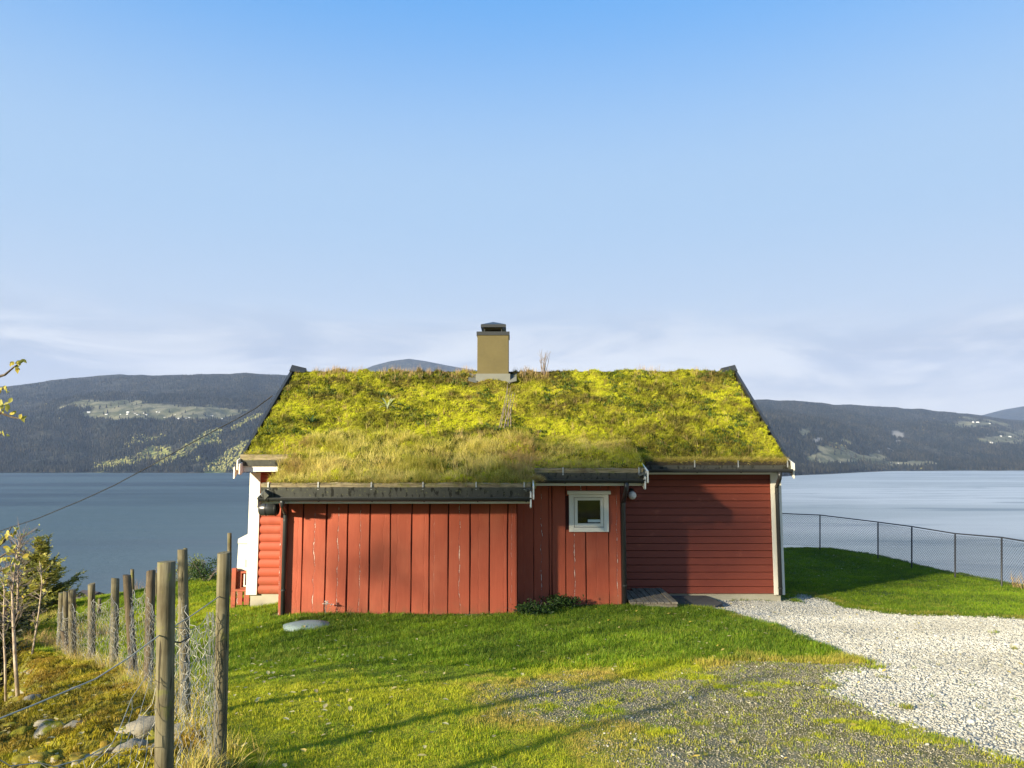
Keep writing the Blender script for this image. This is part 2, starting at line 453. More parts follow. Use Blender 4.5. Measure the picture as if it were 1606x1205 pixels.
M['spruce'] = leafmat('spruce_needles', (0.08, 0.10, 0.016), (0.25, 0.25, 0.04), (0.48, 0.43, 0.10), 0.25)
M['dark_spruce'] = leafmat('dark_spruce_needles', (0.012, 0.020, 0.006), (0.03, 0.04, 0.010), (0.09, 0.085, 0.02), 0.2)
M['shrub_green'] = leafmat('shrub_leaves', (0.015, 0.035, 0.008), (0.035, 0.075, 0.014), (0.09, 0.15, 0.03), 0.25)
M['pale_bush'] = leafmat('pale_bush_leaves', (0.10, 0.13, 0.03), (0.20, 0.24, 0.05), (0.34, 0.36, 0.10), 0.3)
M['grey_leaf'] = leafmat('woolly_leaves', (0.20, 0.24, 0.11), (0.30, 0.34, 0.17), (0.40, 0.42, 0.24), 0.2)

# ground: masks r = grass, g = white gravel, b = dark gravel ; attribute 'yel' moss yellowness, 'bank' bank soil
def f(t):
    p = wpos(t)
    a = t.n('ShaderNodeAttribute', attribute_type='GEOMETRY', attribute_name='mask')
    s = t.n('ShaderNodeSeparateColor'); t.link(a.outputs['Color'], s.inputs[0])
    bk = t.n('ShaderNodeAttribute', attribute_type='GEOMETRY', attribute_name='bank').outputs['Fac']
    ye = t.n('ShaderNodeAttribute', attribute_type='GEOMETRY', attribute_name='yel').outputs['Fac']
    nb = t.noise(p, 7, 5, 0.65); nf = t.noise(p, 45, 4, 0.7)
    g = t.mix(t.smooth(ye, 0.1, 0.9), (0.055, 0.105, 0.008), (0.34, 0.33, 0.014))
    g = t.mix(t.math('MULTIPLY', t.smooth(nf, 0.40, 0.62), 0.65), g, (0.055, 0.052, 0.014))
    v1 = t.n('ShaderNodeTexVoronoi'); t.link(p, v1.inputs[0]); v1.inputs['Scale'].default_value = 34
    v2 = t.n('ShaderNodeTexVoronoi'); t.link(p, v2.inputs[0]); v2.inputs['Scale'].default_value = 70
    wg = t.mix(t.n('ShaderNodeSeparateColor', inp={0: v1.outputs['Color']}).outputs[0], (0.24, 0.23, 0.19), (0.43, 0.415, 0.355))
    dg = t.mix(t.n('ShaderNodeSeparateColor', inp={0: v2.outputs['Color']}).outputs[0], (0.11, 0.098, 0.058), (0.27, 0.245, 0.15))
    ms = t.smooth(t.noise(p, 3.2, 6, 0.7), 0.42, 0.58)
    dg = t.mix(t.math('MULTIPLY', ms, 0.8), dg, (0.14, 0.125, 0.030))
    c = t.mix(s.outputs[2], g, dg)
    c = t.mix(s.outputs[1], c, wg)
    soil = t.mix(nb, (0.055, 0.045, 0.018), (0.24, 0.22, 0.03))
    c = t.mix(bk, c, soil)
    hgt = t.math('ADD', t.math('MULTIPLY', nf, 0.6), t.math('MULTIPLY', t.math('SUBTRACT', 1.0, v2.outputs['Distance']), 0.5))
    return bsdf(t, c, 0.92, hgt, 0.8, 0.012, spec=0.2)
M['ground'] = mat('ground_mix', f)
def f(t):
    p = wpos(t)
    nrm = t.n('ShaderNodeNewGeometry').outputs['Normal']
    s = t.n('ShaderNodeSeparateXYZ'); t.link(nrm, s.inputs[0])
    n = t.noise(p, 6, 6, 0.7); n2 = t.noise(p, 30, 5, 0.7)
    st = t.mix(n2, (0.15, 0.14, 0.11), (0.42, 0.39, 0.31))
    mo = t.mix(t.smooth(t.noise(p, 3.0, 4, 0.6), 0.4, 0.62), (0.16, 0.165, 0.014), (0.24, 0.16, 0.02))
    mo = t.mix(t.math('MULTIPLY', t.smooth(n2, 0.45, 0.65), 0.5), mo, (0.07, 0.065, 0.015))
    oi = t.n('ShaderNodeObjectInfo').outputs['Random']
    k = t.smooth(t.math('ADD', t.math('ADD', t.math('MULTIPLY', s.outputs[2], 0.25), n), t.math('MULTIPLY', oi, 0.30)), 0.60, 0.70)
    c = t.mix(k, st, mo)
    return bsdf(t, c, 0.9, t.math('ADD', n2, t.math('MULTIPLY', n, 0.5)), 0.7, 0.02, spec=0.2)
M['mossy_stone'] = mat('mossy_stone', f)
def f(t):
    p = wpos(t); n2 = t.noise(p, 24, 6, 0.75); n = t.noise(p, 5, 4, 0.6)
    c = t.mix(n2, (0.085, 0.078, 0.058), (0.36, 0.33, 0.26))
    c = t.mix(t.math('MULTIPLY', t.smooth(n, 0.52, 0.64), 0.7), c, (0.21, 0.20, 0.03))
    return bsdf(t, c, 0.9, n2, 0.8, 0.02, spec=0.2)
M['bare_stone'] = mat('bare_stone', f)
def gravelmat(name, c0, c1, c2):
    def f(t):
        oi = t.n('ShaderNodeAttribute', attribute_type='INSTANCER', attribute_name='tint').outputs['Fac']
        n = t.noise(objco(t), 3.0, 3, 0.6)
        c = t.mix(t.smooth(oi, 0, 0.5), c0, c1); c = t.mix(t.smooth(oi, 0.5, 1), c, c2)
        c = t.mix(t.math('MULTIPLY', n, 0.4), c, c0)
        return bsdf(t, c, 0.85, spec=0.25)
    return mat(name, f)
M['white_gravel'] = gravelmat('white_gravel', (0.22, 0.21, 0.17), (0.41, 0.40, 0.345), (0.60, 0.59, 0.53))
M['dark_gravel'] = gravelmat('dark_gravel', (0.11, 0.10, 0.068), (0.27, 0.245, 0.165), (0.50, 0.465, 0.35))

# turf sheet under the tufts
def f(t):
    p = wpos(t)
    n = t.noise(p, 3.2, 5, 0.65); n2 = t.noise(p, 26, 5, 0.7); n3 = t.noise(p, 1.0, 3, 0.5)
    c = t.mix(t.smooth(n, 0.40, 0.62), (0.13, 0.115, 0.016), (0.36, 0.35, 0.02))
    c = t.mix(t.math('MULTIPLY', t.smooth(n2, 0.42, 0.66), 0.75), c, (0.065, 0.048, 0.014))
    c = t.mix(t.math('MULTIPLY', t.smooth(n3, 0.5, 0.7), 0.4), c, (0.15, 0.10, 0.03))
    return bsdf(t, c, 0.95, n2, 0.9, 0.03, spec=0.1)
M['turf'] = mat('moss_turf', f)

# far hills
def f(t):
    p = wpos(t)
    a = t.n('ShaderNodeAttribute', attribute_type='GEOMETRY', attribute_name='mask')
    s = t.n('ShaderNodeSeparateColor'); t.link(a.outputs['Color'], s.inputs[0])
    n = t.noise(p, 0.004, 6, 0.7); nf = t.noise(t.scale(p, (1, 1, 0.6)), 0.028, 5, 0.75)
    fo = t.mix(t.smooth(n, 0.35, 0.65), (0.009, 0.015, 0.015), (0.034, 0.034, 0.026))
    fo = t.mix(t.math('MULTIPLY', t.smooth(nf, 0.46, 0.66), 0.75), fo, (0.085, 0.085, 0.062))
    sunlit = t.mix(t.smooth(nf, 0.35, 0.65), (0.10, 0.12, 0.04), (0.38, 0.37, 0.10))  # yellow-green of the sunlit slopes, painted into the forest colour
    fi = t.mix(t.smooth(t.noise(p, 0.012, 4, 0.6), 0.4, 0.6), (0.085, 0.095, 0.055), (0.20, 0.19, 0.12))
    c = t.mix(s.outputs[1], fo, sunlit)
    c = t.mix(s.outputs[0], c, fi)
    c = t.mix(s.outputs[2], c, (0.42, 0.41, 0.39))
    return bsdf(t, c, 0.95, nf, 0.8, 12.0, spec=0.05)
M['hill'] = mat('far_hillside', f)
def f(t):
    a = t.n('ShaderNodeAttribute', attribute_type='INSTANCER', attribute_name='tint').outputs['Fac']
    c = t.mix(t.smooth(a, 0.0, 0.6), (0.008, 0.014, 0.013), (0.052, 0.047, 0.030))
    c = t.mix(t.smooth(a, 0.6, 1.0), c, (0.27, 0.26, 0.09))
    return bsdf(t, c, 0.95, spec=0.05)
M['far_tree'] = mat('far_forest', f)

def f(t):
    p = wpos(t)
    s = t.n('ShaderNodeSeparateXYZ'); t.link(p, s.inputs[0])
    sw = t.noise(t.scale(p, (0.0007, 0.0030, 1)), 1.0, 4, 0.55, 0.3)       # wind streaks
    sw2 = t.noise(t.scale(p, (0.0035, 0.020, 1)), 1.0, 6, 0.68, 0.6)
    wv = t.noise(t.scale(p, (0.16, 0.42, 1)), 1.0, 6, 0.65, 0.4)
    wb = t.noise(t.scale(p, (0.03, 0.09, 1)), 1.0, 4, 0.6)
    cloud_refl = t.smooth(s.outputs[0], -500, 700)                                 # right-hand reach painted pale for the bright clouds it reflects, left painted dark
    c = t.mix(cloud_refl, (0.012, 0.030, 0.040), (0.46, 0.49, 0.50))
    c = t.mix(t.math('MULTIPLY', t.smooth(sw, 0.40, 0.56), t.math('SUBTRACT', 0.55, t.math('MULTIPLY', cloud_refl, 0.3))), c, (0.085, 0.135, 0.14))
    c = t.mix(t.math('MULTIPLY', t.smooth(sw2, 0.50, 0.66), t.math('ADD', 0.25, t.math('MULTIPLY', cloud_refl, 0.35))), c, (0.08, 0.12, 0.15))
    r = t.math('ADD', 0.30, t.math('MULTIPLY', cloud_refl, -0.04))
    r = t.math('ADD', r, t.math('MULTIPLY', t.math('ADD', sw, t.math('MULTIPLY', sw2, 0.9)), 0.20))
    h = t.math('ADD', t.math('MULTIPLY', wv, 1.0), t.math('MULTIPLY', wb, 1.6))
    pr = t.n('ShaderNodeBsdfPrincipled')
    t.link(c, pr.inputs['Base Color']); t.link(r, pr.inputs['Roughness']); pr.inputs['IOR'].default_value = 1.33
    b = t.n('ShaderNodeBump', inp={'Distance': 1.0}); t.link(h, b.inputs['Height'])
    t.link(t.math('ADD', 0.45, t.math('MULTIPLY', cloud_refl, -0.10)), b.inputs['Strength'])
    t.link(b.outputs[0], pr.inputs['Normal'])
    return pr.outputs[0]
M['water'] = mat('fjord_water', f)

# ------------------------------------------------------------------ terrain
WATER_Z = -58.0
posts = [  # the wire fence along the bank: top pixel, base pixel, distance, radius
    (261, 881, 257, 1268, 3.7, 0.043), (351, 867, 344, 1201, 4.9, 0.041), (286, 862, 291, 1126, 5.8, 0.038),
    (237, 896, 232, 1082, 7.8, 0.045), (199, 902, 210, 1064, 8.8, 0.046), (181, 907, 178, 1049, 9.8, 0.049),
    (143.5, 916, 143.5, 1042, 11.0, 0.050), (113, 925, 114, 1032, 12.0, 0.055), (104, 928, 102, 1022, 12.9, 0.050), (97, 930, 94, 1020, 13.6, 0.052)]
rfence = [(1286, 862, 808, 24.9), (1377, 877, 819, 23.4), (1430, 892, 826, 21.6), (1498, 906, 837, 19.7), (1571, 922, 843, 17.6)]
ctrl = [(0, 0, 1.0), (-1.2, 3.9, 0.70), (0, 3.9, 0.69), (0, 8, 0.36), (2, 6, 0.52), (5, 4, 0.70), (6, 8, 0.33), (10, 5, 0.6), (9, 11.5, 0.06),
        (0, -10, 1.9), (-20, -18, 2.9), (-28, -18, 3.0), (-32, -22, 3.3), (20, -12, 2.2), (16, 2, 0.9), (-9, -4, 1.0), (-4.5, 0, 1.0),
        (0, 20, -0.7), (-4, 20, -0.75), (5, 21, -0.65), (0, 27, -1.0), (8.8, 25.2, -0.55), (14, 12, -0.1), (14, 24, -0.75), (-15.5, 24, -2.3)]
for px in ((437, 966, 12.2), (808, 964, 12.2), (620, 966, 12.2), (975, 951, 12.9), (1100, 948, 13.6), (1225, 942, 14.2), (398, 954, 14.2), (365, 958, 14.4), (1606, 968, 11.8),
           (338, 905, 21), (290, 914, 22), (240, 926, 22), (130, 941, 22), (0, 1205, 6.0), (120, 1205, 4.9), (120, 1130, 6.4), (39, 1067, 10), (14, 1103, 8.0), (65, 1019, 13), (1340, 960, 13.4), (1440, 930, 16)):
    q = P(*px); ctrl.append((q.x, q.y, q.z))
for a in posts: q = P(a[2], a[3], a[4]); ctrl.append((q.x, q.y, q.z))
for a in rfence: q = P(a[0], a[1], a[3]); ctrl.append((q.x, q.y, q.z))
ctrl = np.array(ctrl, float)
def _U(r2): return 0.5*r2*np.log(r2 + 1e-9)
n_ = len(ctrl)
K_ = _U(((ctrl[:, None, :2]-ctrl[None, :, :2])**2).sum(-1)) + np.eye(n_)*0.3
Pm = np.c_[np.ones(n_), ctrl[:, :2]]
sol = np.linalg.solve(np.block([[K_, Pm], [Pm.T, np.zeros((3, 3))]]), np.r_[ctrl[:, 2], 0, 0, 0])
def tps(x, y):
    x = np.asarray(x, float); y = np.asarray(y, float)
    r = sol[n_] + sol[n_+1]*x + sol[n_+2]*y
    for i in range(n_):
        r = r + sol[i]*_U((x-ctrl[i, 0])**2 + (y-ctrl[i, 1])**2)
    return r
# the terrace on which everything stands; beyond its rim the land falls away to the fjord
RIM = np.array([(-110, -100), (-100, -30), (-42, -10), (-20, -6), (-8.5, -2), (-4.9, 2.0), (-4.35, 4.5), (-4.75, 7.0), (-5.2, 8.2), (-6.5, 10.5), (-8.55, 13.3), (-11.0, 17), (-14.0, 22), (-13.5, 24),
                (-9, 24.5), (0, 27), (8.6, 26.4), (10.9, 25.6), (12.1, 23.8), (12.35, 21.6), (12.5, 19.7), (12.5, 17.4), (13.5, 14), (16, 8), (24, 0), (60, -20), (80, -60)], float)
def seg_dist(x, y, poly, closed=True):
    best = np.full(np.shape(x), 1e18)
    m = len(poly)
    for i in range(m if closed else m-1):
        a, b = poly[i], poly[(i+1) % m]; d = b-a
        t = np.clip(((x-a[0])*d[0]+(y-a[1])*d[1])/(d@d), 0, 1)
        best = np.minimum(best, (x-a[0]-t*d[0])**2 + (y-a[1]-t*d[1])**2)
    return np.sqrt(best)
def inside(x, y, poly):
    x = np.asarray(x, float); y = np.asarray(y, float)
    r = np.zeros(np.shape(x), bool); m = len(poly)
    for i in range(m):
        a, b = poly[i], poly[(i+1) % m]
        c = ((a[1] > y) != (b[1] > y)) & (x < (b[0]-a[0])*(y-a[1])/(b[1]-a[1]+1e-12)+a[0])
        r ^= c
    return r
def sdist(x, y, poly):
    """positive outside"""
    return np.where(inside(x, y, poly), -1.0, 1.0)*seg_dist(x, y, poly)
def G0(x, y):
    x = np.asarray(x, float); y = np.asarray(y, float)
    # project far positions back to the terrace before reading the smooth surface
    xc = np.clip(x, -30, 22); yc = np.clip(y, -22, 27)
    z = np.clip(tps(xc, yc), -3.2, 3.6) + 0.09*np.maximum(-22-y, 0)
    d = np.maximum(sdist(x, y, RIM), 0)
    z = z - 5.2*(1-np.exp(-(d/1.5)**1.15)) - 0.178*d
    z = z + np.clip(d-6, 0, 40)/40*(fbm(x*0.03, y*0.03, 5)-0.5)*5
    return z
def G(x, y):
    x = np.asarray(x, float); y = np.asarray(y, float)
    z = G0(x, y)
    near = sstep(np.hypot(x, y-8), 60, 25)
    z = z + near*((fbm(x*1.1, y*1.1, 21, 3)-0.5)*0.06)
    return z
def hit(u, v, gf=G, d0=2.5, d1=420.0, n=900):
    """where the ray through a pixel meets the ground"""
    ds = np.geomspace(d0, d1, n)
    pts = np.array([P(u, v, d)[:] for d in ds])
    below = pts[:, 2] < gf(pts[:, 0], pts[:, 1])
    i = int(np.argmax(below)) if below.any() else n-1
    return Vector(pts[i])
def gz(x, y): return float(G(np.array([x]), np.array([y]))[0])

def world_poly(pix, **k): return np.array([hit(u, v, **k)[:2] for u, v in pix], float)
WG = np.vstack([world_poly([(1062, 950), (1128, 957), (1168, 968), (1230, 986), (1290, 1008), (1332, 1026), (1378, 1044), (1318, 1052), (1290, 1062), (1318, 1092), (1390, 1124), (1470, 1150), (1540, 1172), (1600, 1192)]),
                [(6.0, 3.2), (14, 2.0), (16, 6), (13, 10.5)], world_poly([(1604, 971), (1500, 966), (1400, 963), (1350, 957), (1300, 944), (1262, 932)]), [(5.45, 14.9), (5.4, 14.25), (3.5, 14.25), (3.3, 13.7)]])
DG = np.vstack([world_poly([(1600, 1192), (1540, 1172), (1470, 1150), (1390, 1124), (1318, 1092), (1290, 1062), (1318, 1050), (1370, 1044), (1240, 1046), (1100, 1056), (960, 1066), (840, 1070), (770, 1085), (790, 1120), (940, 1130), (975, 1165), (985, 1203)]),
                [(0.6, 3.2), (0.6, 1.5), (6.0, 1.5), (6.0, 3.2)]])
HOUSE = np.array([(-4.0, 12.2), (0.1, 12.2), (0.1, 12.9), (2.0, 12.9), (2.0, 14.2), (5.3, 14.2), (5.3, 20), (-5.2, 20), (-5.2, 14.2), (-4.0, 14.2)])
FENCE_XY = np.array([[P(a[2], a[3], a[4]).x, P(a[2], a[3], a[4]).y] for a in posts])
BANKLINE = np.vstack([[(-1.2, -1.0), (-1.45, 2.4)], FENCE_XY[[0]] + [0.1, 0], FENCE_XY[[1]]+[0.12, 0], FENCE_XY[[2]], FENCE_XY[[3]]+[0.05, 0], FENCE_XY[4:8], [(-8.3, 13.2), (-11, 17), (-16, 20), (-16, 2), (-8, -4)]])
def masks(x, y):
    wob = (fbm(x*3.2, y*3.2, 31, 4)-0.5)
    dW = sdist(x, y, WG) + wob*0.35
    dD = sdist(x, y, DG) + wob*0.9
    wg = sstep(dW, 0.10, -0.12)
    dD = np.where(y < 8.6, np.minimum(dD, dW-1.1), dD)  # trees within the painted sun streaks take the yellow-green tint
    dg = sstep(dD, 0.35, -0.35)*(1-wg)
    patch = fbm(x*1.5, y*1.5, 44, 4)
    fine_ = fbm(x*6, y*6, 45, 4)
    dg = dg*sstep(patch + (fine_-0.5)*0.5 + np.clip(-dD, 0, 0.8)*0.22, 0.38, 0.58)
    bank = sstep(sdist(x, y, BANKLINE) + wob*0.4, 0.10, -0.15)
    # moss yellow: towards the camera and round the gravel
    yel = np.clip(sstep(y, 9.6, 7.0)*(0.50+0.75*fbm(x*0.9, y*0.9, 51, 3)) + sstep(dD, 1.0, 0.0)*0.55 + (fbm(x*1.8, y*1.8, 52, 4)-0.5)*0.7, 0, 1)
    yel = yel*sstep(y, 14, 9)
    dry = np.clip(sstep(np.abs(dD-0.15), 0.55, 0.0)*1.3*sstep(patch, 0.40, 0.6) + sstep(np.abs(dW-0.15), 0.25, 0.0)*sstep(y, 10, 11)*0.5, 0, 1)
    return wg, dg, bank, yel, dry

def axis_grid(lo, hi, segs, grow=1.22, out_lo=0, out_hi=0):
    a = [lo]
    for end, st in segs:
        k = max(1, round((end-a[-1])/st)); a += list(np.linspace(a[-1], end, k+1)[1:])
    st = segs[-1][1]; x = a[-1]
    while x < out_hi: st *= grow; x += st; a.append(x)
    st = segs[0][1]; x = a[0]; pre = []
    while x > out_lo: st *= grow; x -= st; pre.append(x)
    return np.array(pre[::-1] + a)
gx = axis_grid(-9, 14, [(-1, 0.06), (7, 0.06), (14, 0.12)], out_lo=-1500, out_hi=1500)
gy = axis_grid(2.6, 28, [(14, 0.06), (28, 0.12)], out_lo=-700, out_hi=900)
GX, GY = np.meshgrid(gx, gy)
X_, Y_ = GX.ravel(), GY.ravel()
Z_ = G(X_, Y_)
wg, dg, bank, yel, dry = masks(X_, Y_)
fine = (np.abs(X_-2.5) < 12) & (Y_ > 2) & (Y_ < 28.5)
Z_ = Z_ + fine*((fbm(X_*9, Y_*9, 61, 3)-0.5)*(0.030*(1-wg)*(1-dg) + 0.014) + bank*(fbm(X_*2.4, Y_*2.4, 63, 4)-0.5)*0.26)
Z_ = Z_ - 0.02*wg
Z_ = np.maximum(Z_, WATER_Z-3)
def G_fine(x, y):
    z = G(x, y); a, b, c, _, _ = masks(x, y)
    return z + (fbm(x*9, y*9, 61, 3)-0.5)*(0.030*(1-a)*(1-b)+0.014) + c*(fbm(x*2.4, y*2.4, 63, 4)-0.5)*0.26 - 0.02*a
def grid_faces(nx, ny):
    i = np.arange(nx*ny).reshape(ny, nx)
    return np.stack([i[:-1, :-1], i[:-1, 1:], i[1:, 1:], i[1:, :-1]], -1).reshape(-1, 4)
far_rough = sstep(sdist(X_, Y_, RIM), 1.5, 4)
ground = np_mesh('ground', np.c_[X_, Y_, Z_], grid_faces(len(gx), len(gy)), M['ground'], smooth=True,
                 attrs={'mask': np.c_[1-wg-dg, wg, dg], 'bank': np.maximum(bank*0.9, far_rough*0.9), 'yel': yel})
tag(ground, kind='structure')

# ------------------------------------------------------------------ water
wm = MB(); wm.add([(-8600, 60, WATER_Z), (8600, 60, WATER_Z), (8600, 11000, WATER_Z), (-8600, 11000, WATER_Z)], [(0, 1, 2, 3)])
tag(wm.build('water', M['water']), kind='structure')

# ------------------------------------------------------------------ far hills (one sheet along bearings and distances)
def interp(x, pts): a = np.array(pts, float); return np.interp(x, a[:, 0], a[:, 1])
SKY_L = [(-900, 640), (-400, 625), (-150, 618), (0, 607), (60, 600), (130, 590), (190, 587), (250, 588.5), (300, 588), (350, 586), (400, 585), (440, 588), (500, 592), (580, 600), (700, 610), (820, 612), (1000, 616), (1100, 622),
         (1185, 627), (1240, 628.5), (1330, 636), (1390, 638), (1450, 643), (1530, 651), (1606, 661), (1700, 668), (1900, 676), (2400, 690)]
SHORE = [(-900, 2300), (0, 2900), (400, 2900), (700, 2600), (1000, 2100), (1180, 2150), (1240, 2420), (1310, 2800), (1400, 3330), (1620, 3400), (2400, 3800)]
def hill_sheet(u, d):
    """height of the far side at bearing u (pixels) and distance d"""
    shore = interp(u, SHORE) + (fbm(u*0.02, u*0+3, 71, 3)-0.5)*120
    top = (717.6 - interp(u, SKY_L) + (fbm(u*0.045, u*0, 76, 4)-0.5)*4.0)/F
    ridge = shore + 3300
    zr = EYE + top*ridge*1.003
    t = np.clip((d-shore)/(ridge-shore), -0.2, 2)
    tt = np.clip(t, 0, 1)
    # steep wooded flank, a shelf of farmland, then the upper slope
    left = sstep(u, 900, 500)
    prof_l = interp(tt, [(0, 0), (0.05, 0.03), (0.30, 0.38), (0.36, 0.43), (0.52, 0.53), (0.75, 0.78), (0.9, 0.93), (1, 1)])
    prof_r = interp(tt, [(0, 0), (0.06, 0.03), (0.16, 0.09), (0.40, 0.44), (0.6, 0.66), (0.8, 0.86), (1, 1)])
    prof = prof_l*left + prof_r*(1-left)
    X = (u-CX)/F*d
    rel = (fbm(X*0.0016, d*0.0016, 73, 5)-0.5)
    gul = np.abs(fbm(X*0.0011+3, d*0.0004, 74, 4)-0.5)*2
    z = WATER_Z + (zr-WATER_Z)*prof
    z = z + np.sin(np.pi*tt)*(rel*190 - gul*110*(1-left*0.3) + 25) + sstep(tt, 0, .08)*(fbm(X*0.012, d*0.012, 75, 4)-0.5)*22
    lim = EYE + top*d*(1.0)                      # never above the skyline seen
    z = np.where(t < 1, np.minimum(z, lim), lim - 0.35*(d-ridge)*np.clip((d-ridge)/2000, 0.05, 1))
    z = np.where(t < 0, WATER_Z - 6, z)
    return z
uu = np.linspace(-880, 2380, 760)
dd = np.concatenate([np.linspace(1950, 3600, 130), np.linspace(3612, 7600, 170)[0:]])
U, D = np.meshgrid(uu, dd)
Zh = hill_sheet(U.ravel(), D.ravel()); Xh = (U.ravel()-CX)/F*D.ravel(); Yh = D.ravel()
def to_pix(x, y, z):
    zc = z-EYE
    fw = y*_c + zc*_s; up = -y*_s + zc*_c
    return CX + F*x/fw, CY - F*up/fw
Uh, Vh = to_pix(Xh, Yh, Zh)
def blob(u, v, cu, cv, ru, rv): return np.exp(-(((u-cu)/ru)**2 + ((v-cv)/rv)**2)**1.5)
def hill_masks(u, v, x, y):
    n = fbm(x*0.006, y*0.006, 81, 4); nf = fbm(x*0.015, y*0.015, 82, 4)
    f_ = sum(blob(u, v, *b) for b in ((230, 646, 120, 10), (190, 636, 60, 9), (300, 650, 80, 9), (180, 652, 45, 6), (1310, 705, 32, 18), (1345, 718, 45, 7), (1285, 722, 28, 9), (1262, 678, 14, 9), (1530, 664, 42, 8), (1595, 685, 40, 10), (1560, 690, 28, 5), (1420, 728, 50, 4)))
    f_ = sstep(f_ + (n-0.5)*1.9 + (nf-0.5)*1.0, 0.42, 0.72)*(f_ > 0.08)
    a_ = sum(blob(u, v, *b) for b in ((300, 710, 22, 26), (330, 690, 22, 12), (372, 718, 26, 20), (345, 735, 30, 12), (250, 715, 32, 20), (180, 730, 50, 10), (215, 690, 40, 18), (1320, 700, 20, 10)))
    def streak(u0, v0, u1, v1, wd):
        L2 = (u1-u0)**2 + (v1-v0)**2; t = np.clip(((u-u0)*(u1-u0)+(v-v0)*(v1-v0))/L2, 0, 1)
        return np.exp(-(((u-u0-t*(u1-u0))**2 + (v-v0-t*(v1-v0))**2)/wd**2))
    a_ = a_*0.6 + 1.3*(streak(342, 676, 268, 722, 6) + streak(385, 700, 330, 742, 8) + streak(410, 650, 365, 672, 4) + 0.6*streak(262, 706, 150, 736, 7))  # streaks of sun on the slope, put into the colour mask
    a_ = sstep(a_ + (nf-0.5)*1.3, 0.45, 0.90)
    r_ = sum(blob(u, v, *b) for b in ((1408, 684, 9, 9), (1470, 695, 5, 8), (1388, 706, 12, 4), (1286, 690, 10, 4)))
    r_ = sstep(r_ + (nf-0.5)*3.4, 0.75, 1.2)*0.5*(r_ > 0.15)
    return f_, a_, r_
fm, sun_m, rm = hill_masks(Uh, Vh, Xh, Yh)
hills = np_mesh('hills', np.c_[Xh, Yh, Zh], grid_faces(len(uu), len(dd)), M['hill'], smooth=True, attrs={'mask': np.c_[fm, sun_m, rm]})
tag(hills, kind='structure')
# two higher fells further off
def fell(sky, d0, d1, name, seed):
    ua = np.linspace(sky[0][0], sky[-1][0], 90); da = np.linspace(d0, d1, 26)
    A, B = np.meshgrid(ua, da); A = A.ravel(); B = B.ravel()
    t = (B-d0)/(d1-d0)
    top = (717.6-interp(A, sky))/F
    z = WATER_Z + (EYE+top*d1-WATER_Z)*np.minimum(t*1.02, 1)**0.8 + np.sin(np.pi*t)*(fbm(A*0.05, B*0.003, seed)-0.5)*120
    z = np.minimum(z, EYE+top*B)
    o = np_mesh(name, np.c_[(A-CX)/F*B, B, z], grid_faces(len(ua), len(da)), M['hill'], smooth=True, attrs={'mask': np.zeros((len(A), 3))})
    tag(o, kind='structure')
fell([(480, 640), (560, 583), (585, 573), (612, 566), (640, 562.5), (665, 566), (700, 573), (740, 580), (800, 588), (900, 640)], 7700, 9000, 'hills', 91)
fell([(1440, 715), (1490, 668), (1540, 652), (1575, 643), (1606, 638), (1660, 630), (1740, 628), (1850, 640), (2000, 690)], 8200, 10500, 'hills', 93)

# ------------------------------------------------------------------ scattering (only for stuff nobody could count)
def scatter(name, pts, rots, scales, srcs, attrs=None, idx=None, parent=None, label=None):
    """one object whose geometry nodes put a small mesh on each point"""
    coll = bpy.data.collections.new(name + '_pieces')
    for k, s_ in enumerate(srcs):
        s_.name = '%s_piece_%02d' % (name, k)
        coll.objects.link(s_)
    n = len(pts)
    me = bpy.data.meshes.new(name); me.vertices.add(n); me.vertices.foreach_set('co', np.asarray(pts, np.float32).ravel())
    a = me.attributes.new('rot', 'FLOAT_VECTOR', 'POINT'); a.data.foreach_set('vector', np.asarray(rots, np.float32).ravel())
    scales = np.asarray(scales, np.float32)
    if scales.ndim == 1: scales = np.repeat(scales[:, None], 3, 1)
    a = me.attributes.new('scl', 'FLOAT_VECTOR', 'POINT'); a.data.foreach_set('vector', scales.ravel())
    a = me.attributes.new('idx', 'INT', 'POINT'); a.data.foreach_set('value', (rng.integers(0, len(srcs), n) if idx is None else idx).astype(np.int32))
    for k, v in (attrs or {}).items():
        a = me.attributes.new(k, 'FLOAT', 'POINT'); a.data.foreach_set('value', np.asarray(v, np.float32))
    o = bpy.data.objects.new(name, me); link(o)
    if parent is not None:
        o.parent = parent; o.matrix_parent_inverse = world_of(parent).inverted()
    ng = bpy.data.node_groups.new(name + '_nodes', 'GeometryNodeTree')
    ng.interface.new_socket('Geometry', in_out='INPUT', socket_type='NodeSocketGeometry')
    ng.interface.new_socket('Geometry', in_out='OUTPUT', socket_type='NodeSocketGeometry')
    N = ng.nodes; L = ng.links
    gi = N.new('NodeGroupInput'); go = N.new('NodeGroupOutput')
    ci = N.new('GeometryNodeCollectionInfo'); ci.inputs[0].default_value = coll; ci.inputs[1].default_value = True; ci.inputs[2].default_value = True
    ip = N.new('GeometryNodeInstanceOnPoints'); ip.inputs['Pick Instance'].default_value = True
    def na(nm, ty):
        q = N.new('GeometryNodeInputNamedAttribute'); q.data_type = ty; q.inputs[0].default_value = nm; return q.outputs[0]
    L.new(gi.outputs[0], ip.inputs['Points']); L.new(ci.outputs[0], ip.inputs['Instance'])
    L.new(na('idx', 'INT'), ip.inputs['Instance Index'])
    er = N.new('FunctionNodeEulerToRotation'); L.new(na('rot', 'FLOAT_VECTOR'), er.inputs[0]); L.new(er.outputs[0], ip.inputs['Rotation'])
    L.new(na('scl', 'FLOAT_VECTOR'), ip.inputs['Scale']); L.new(ip.outputs[0], go.inputs[0])
    md = o.modifiers.new('scatter', 'NODES'); md.node_group = ng
    tag(o, label, None, None, 'stuff')
    return o

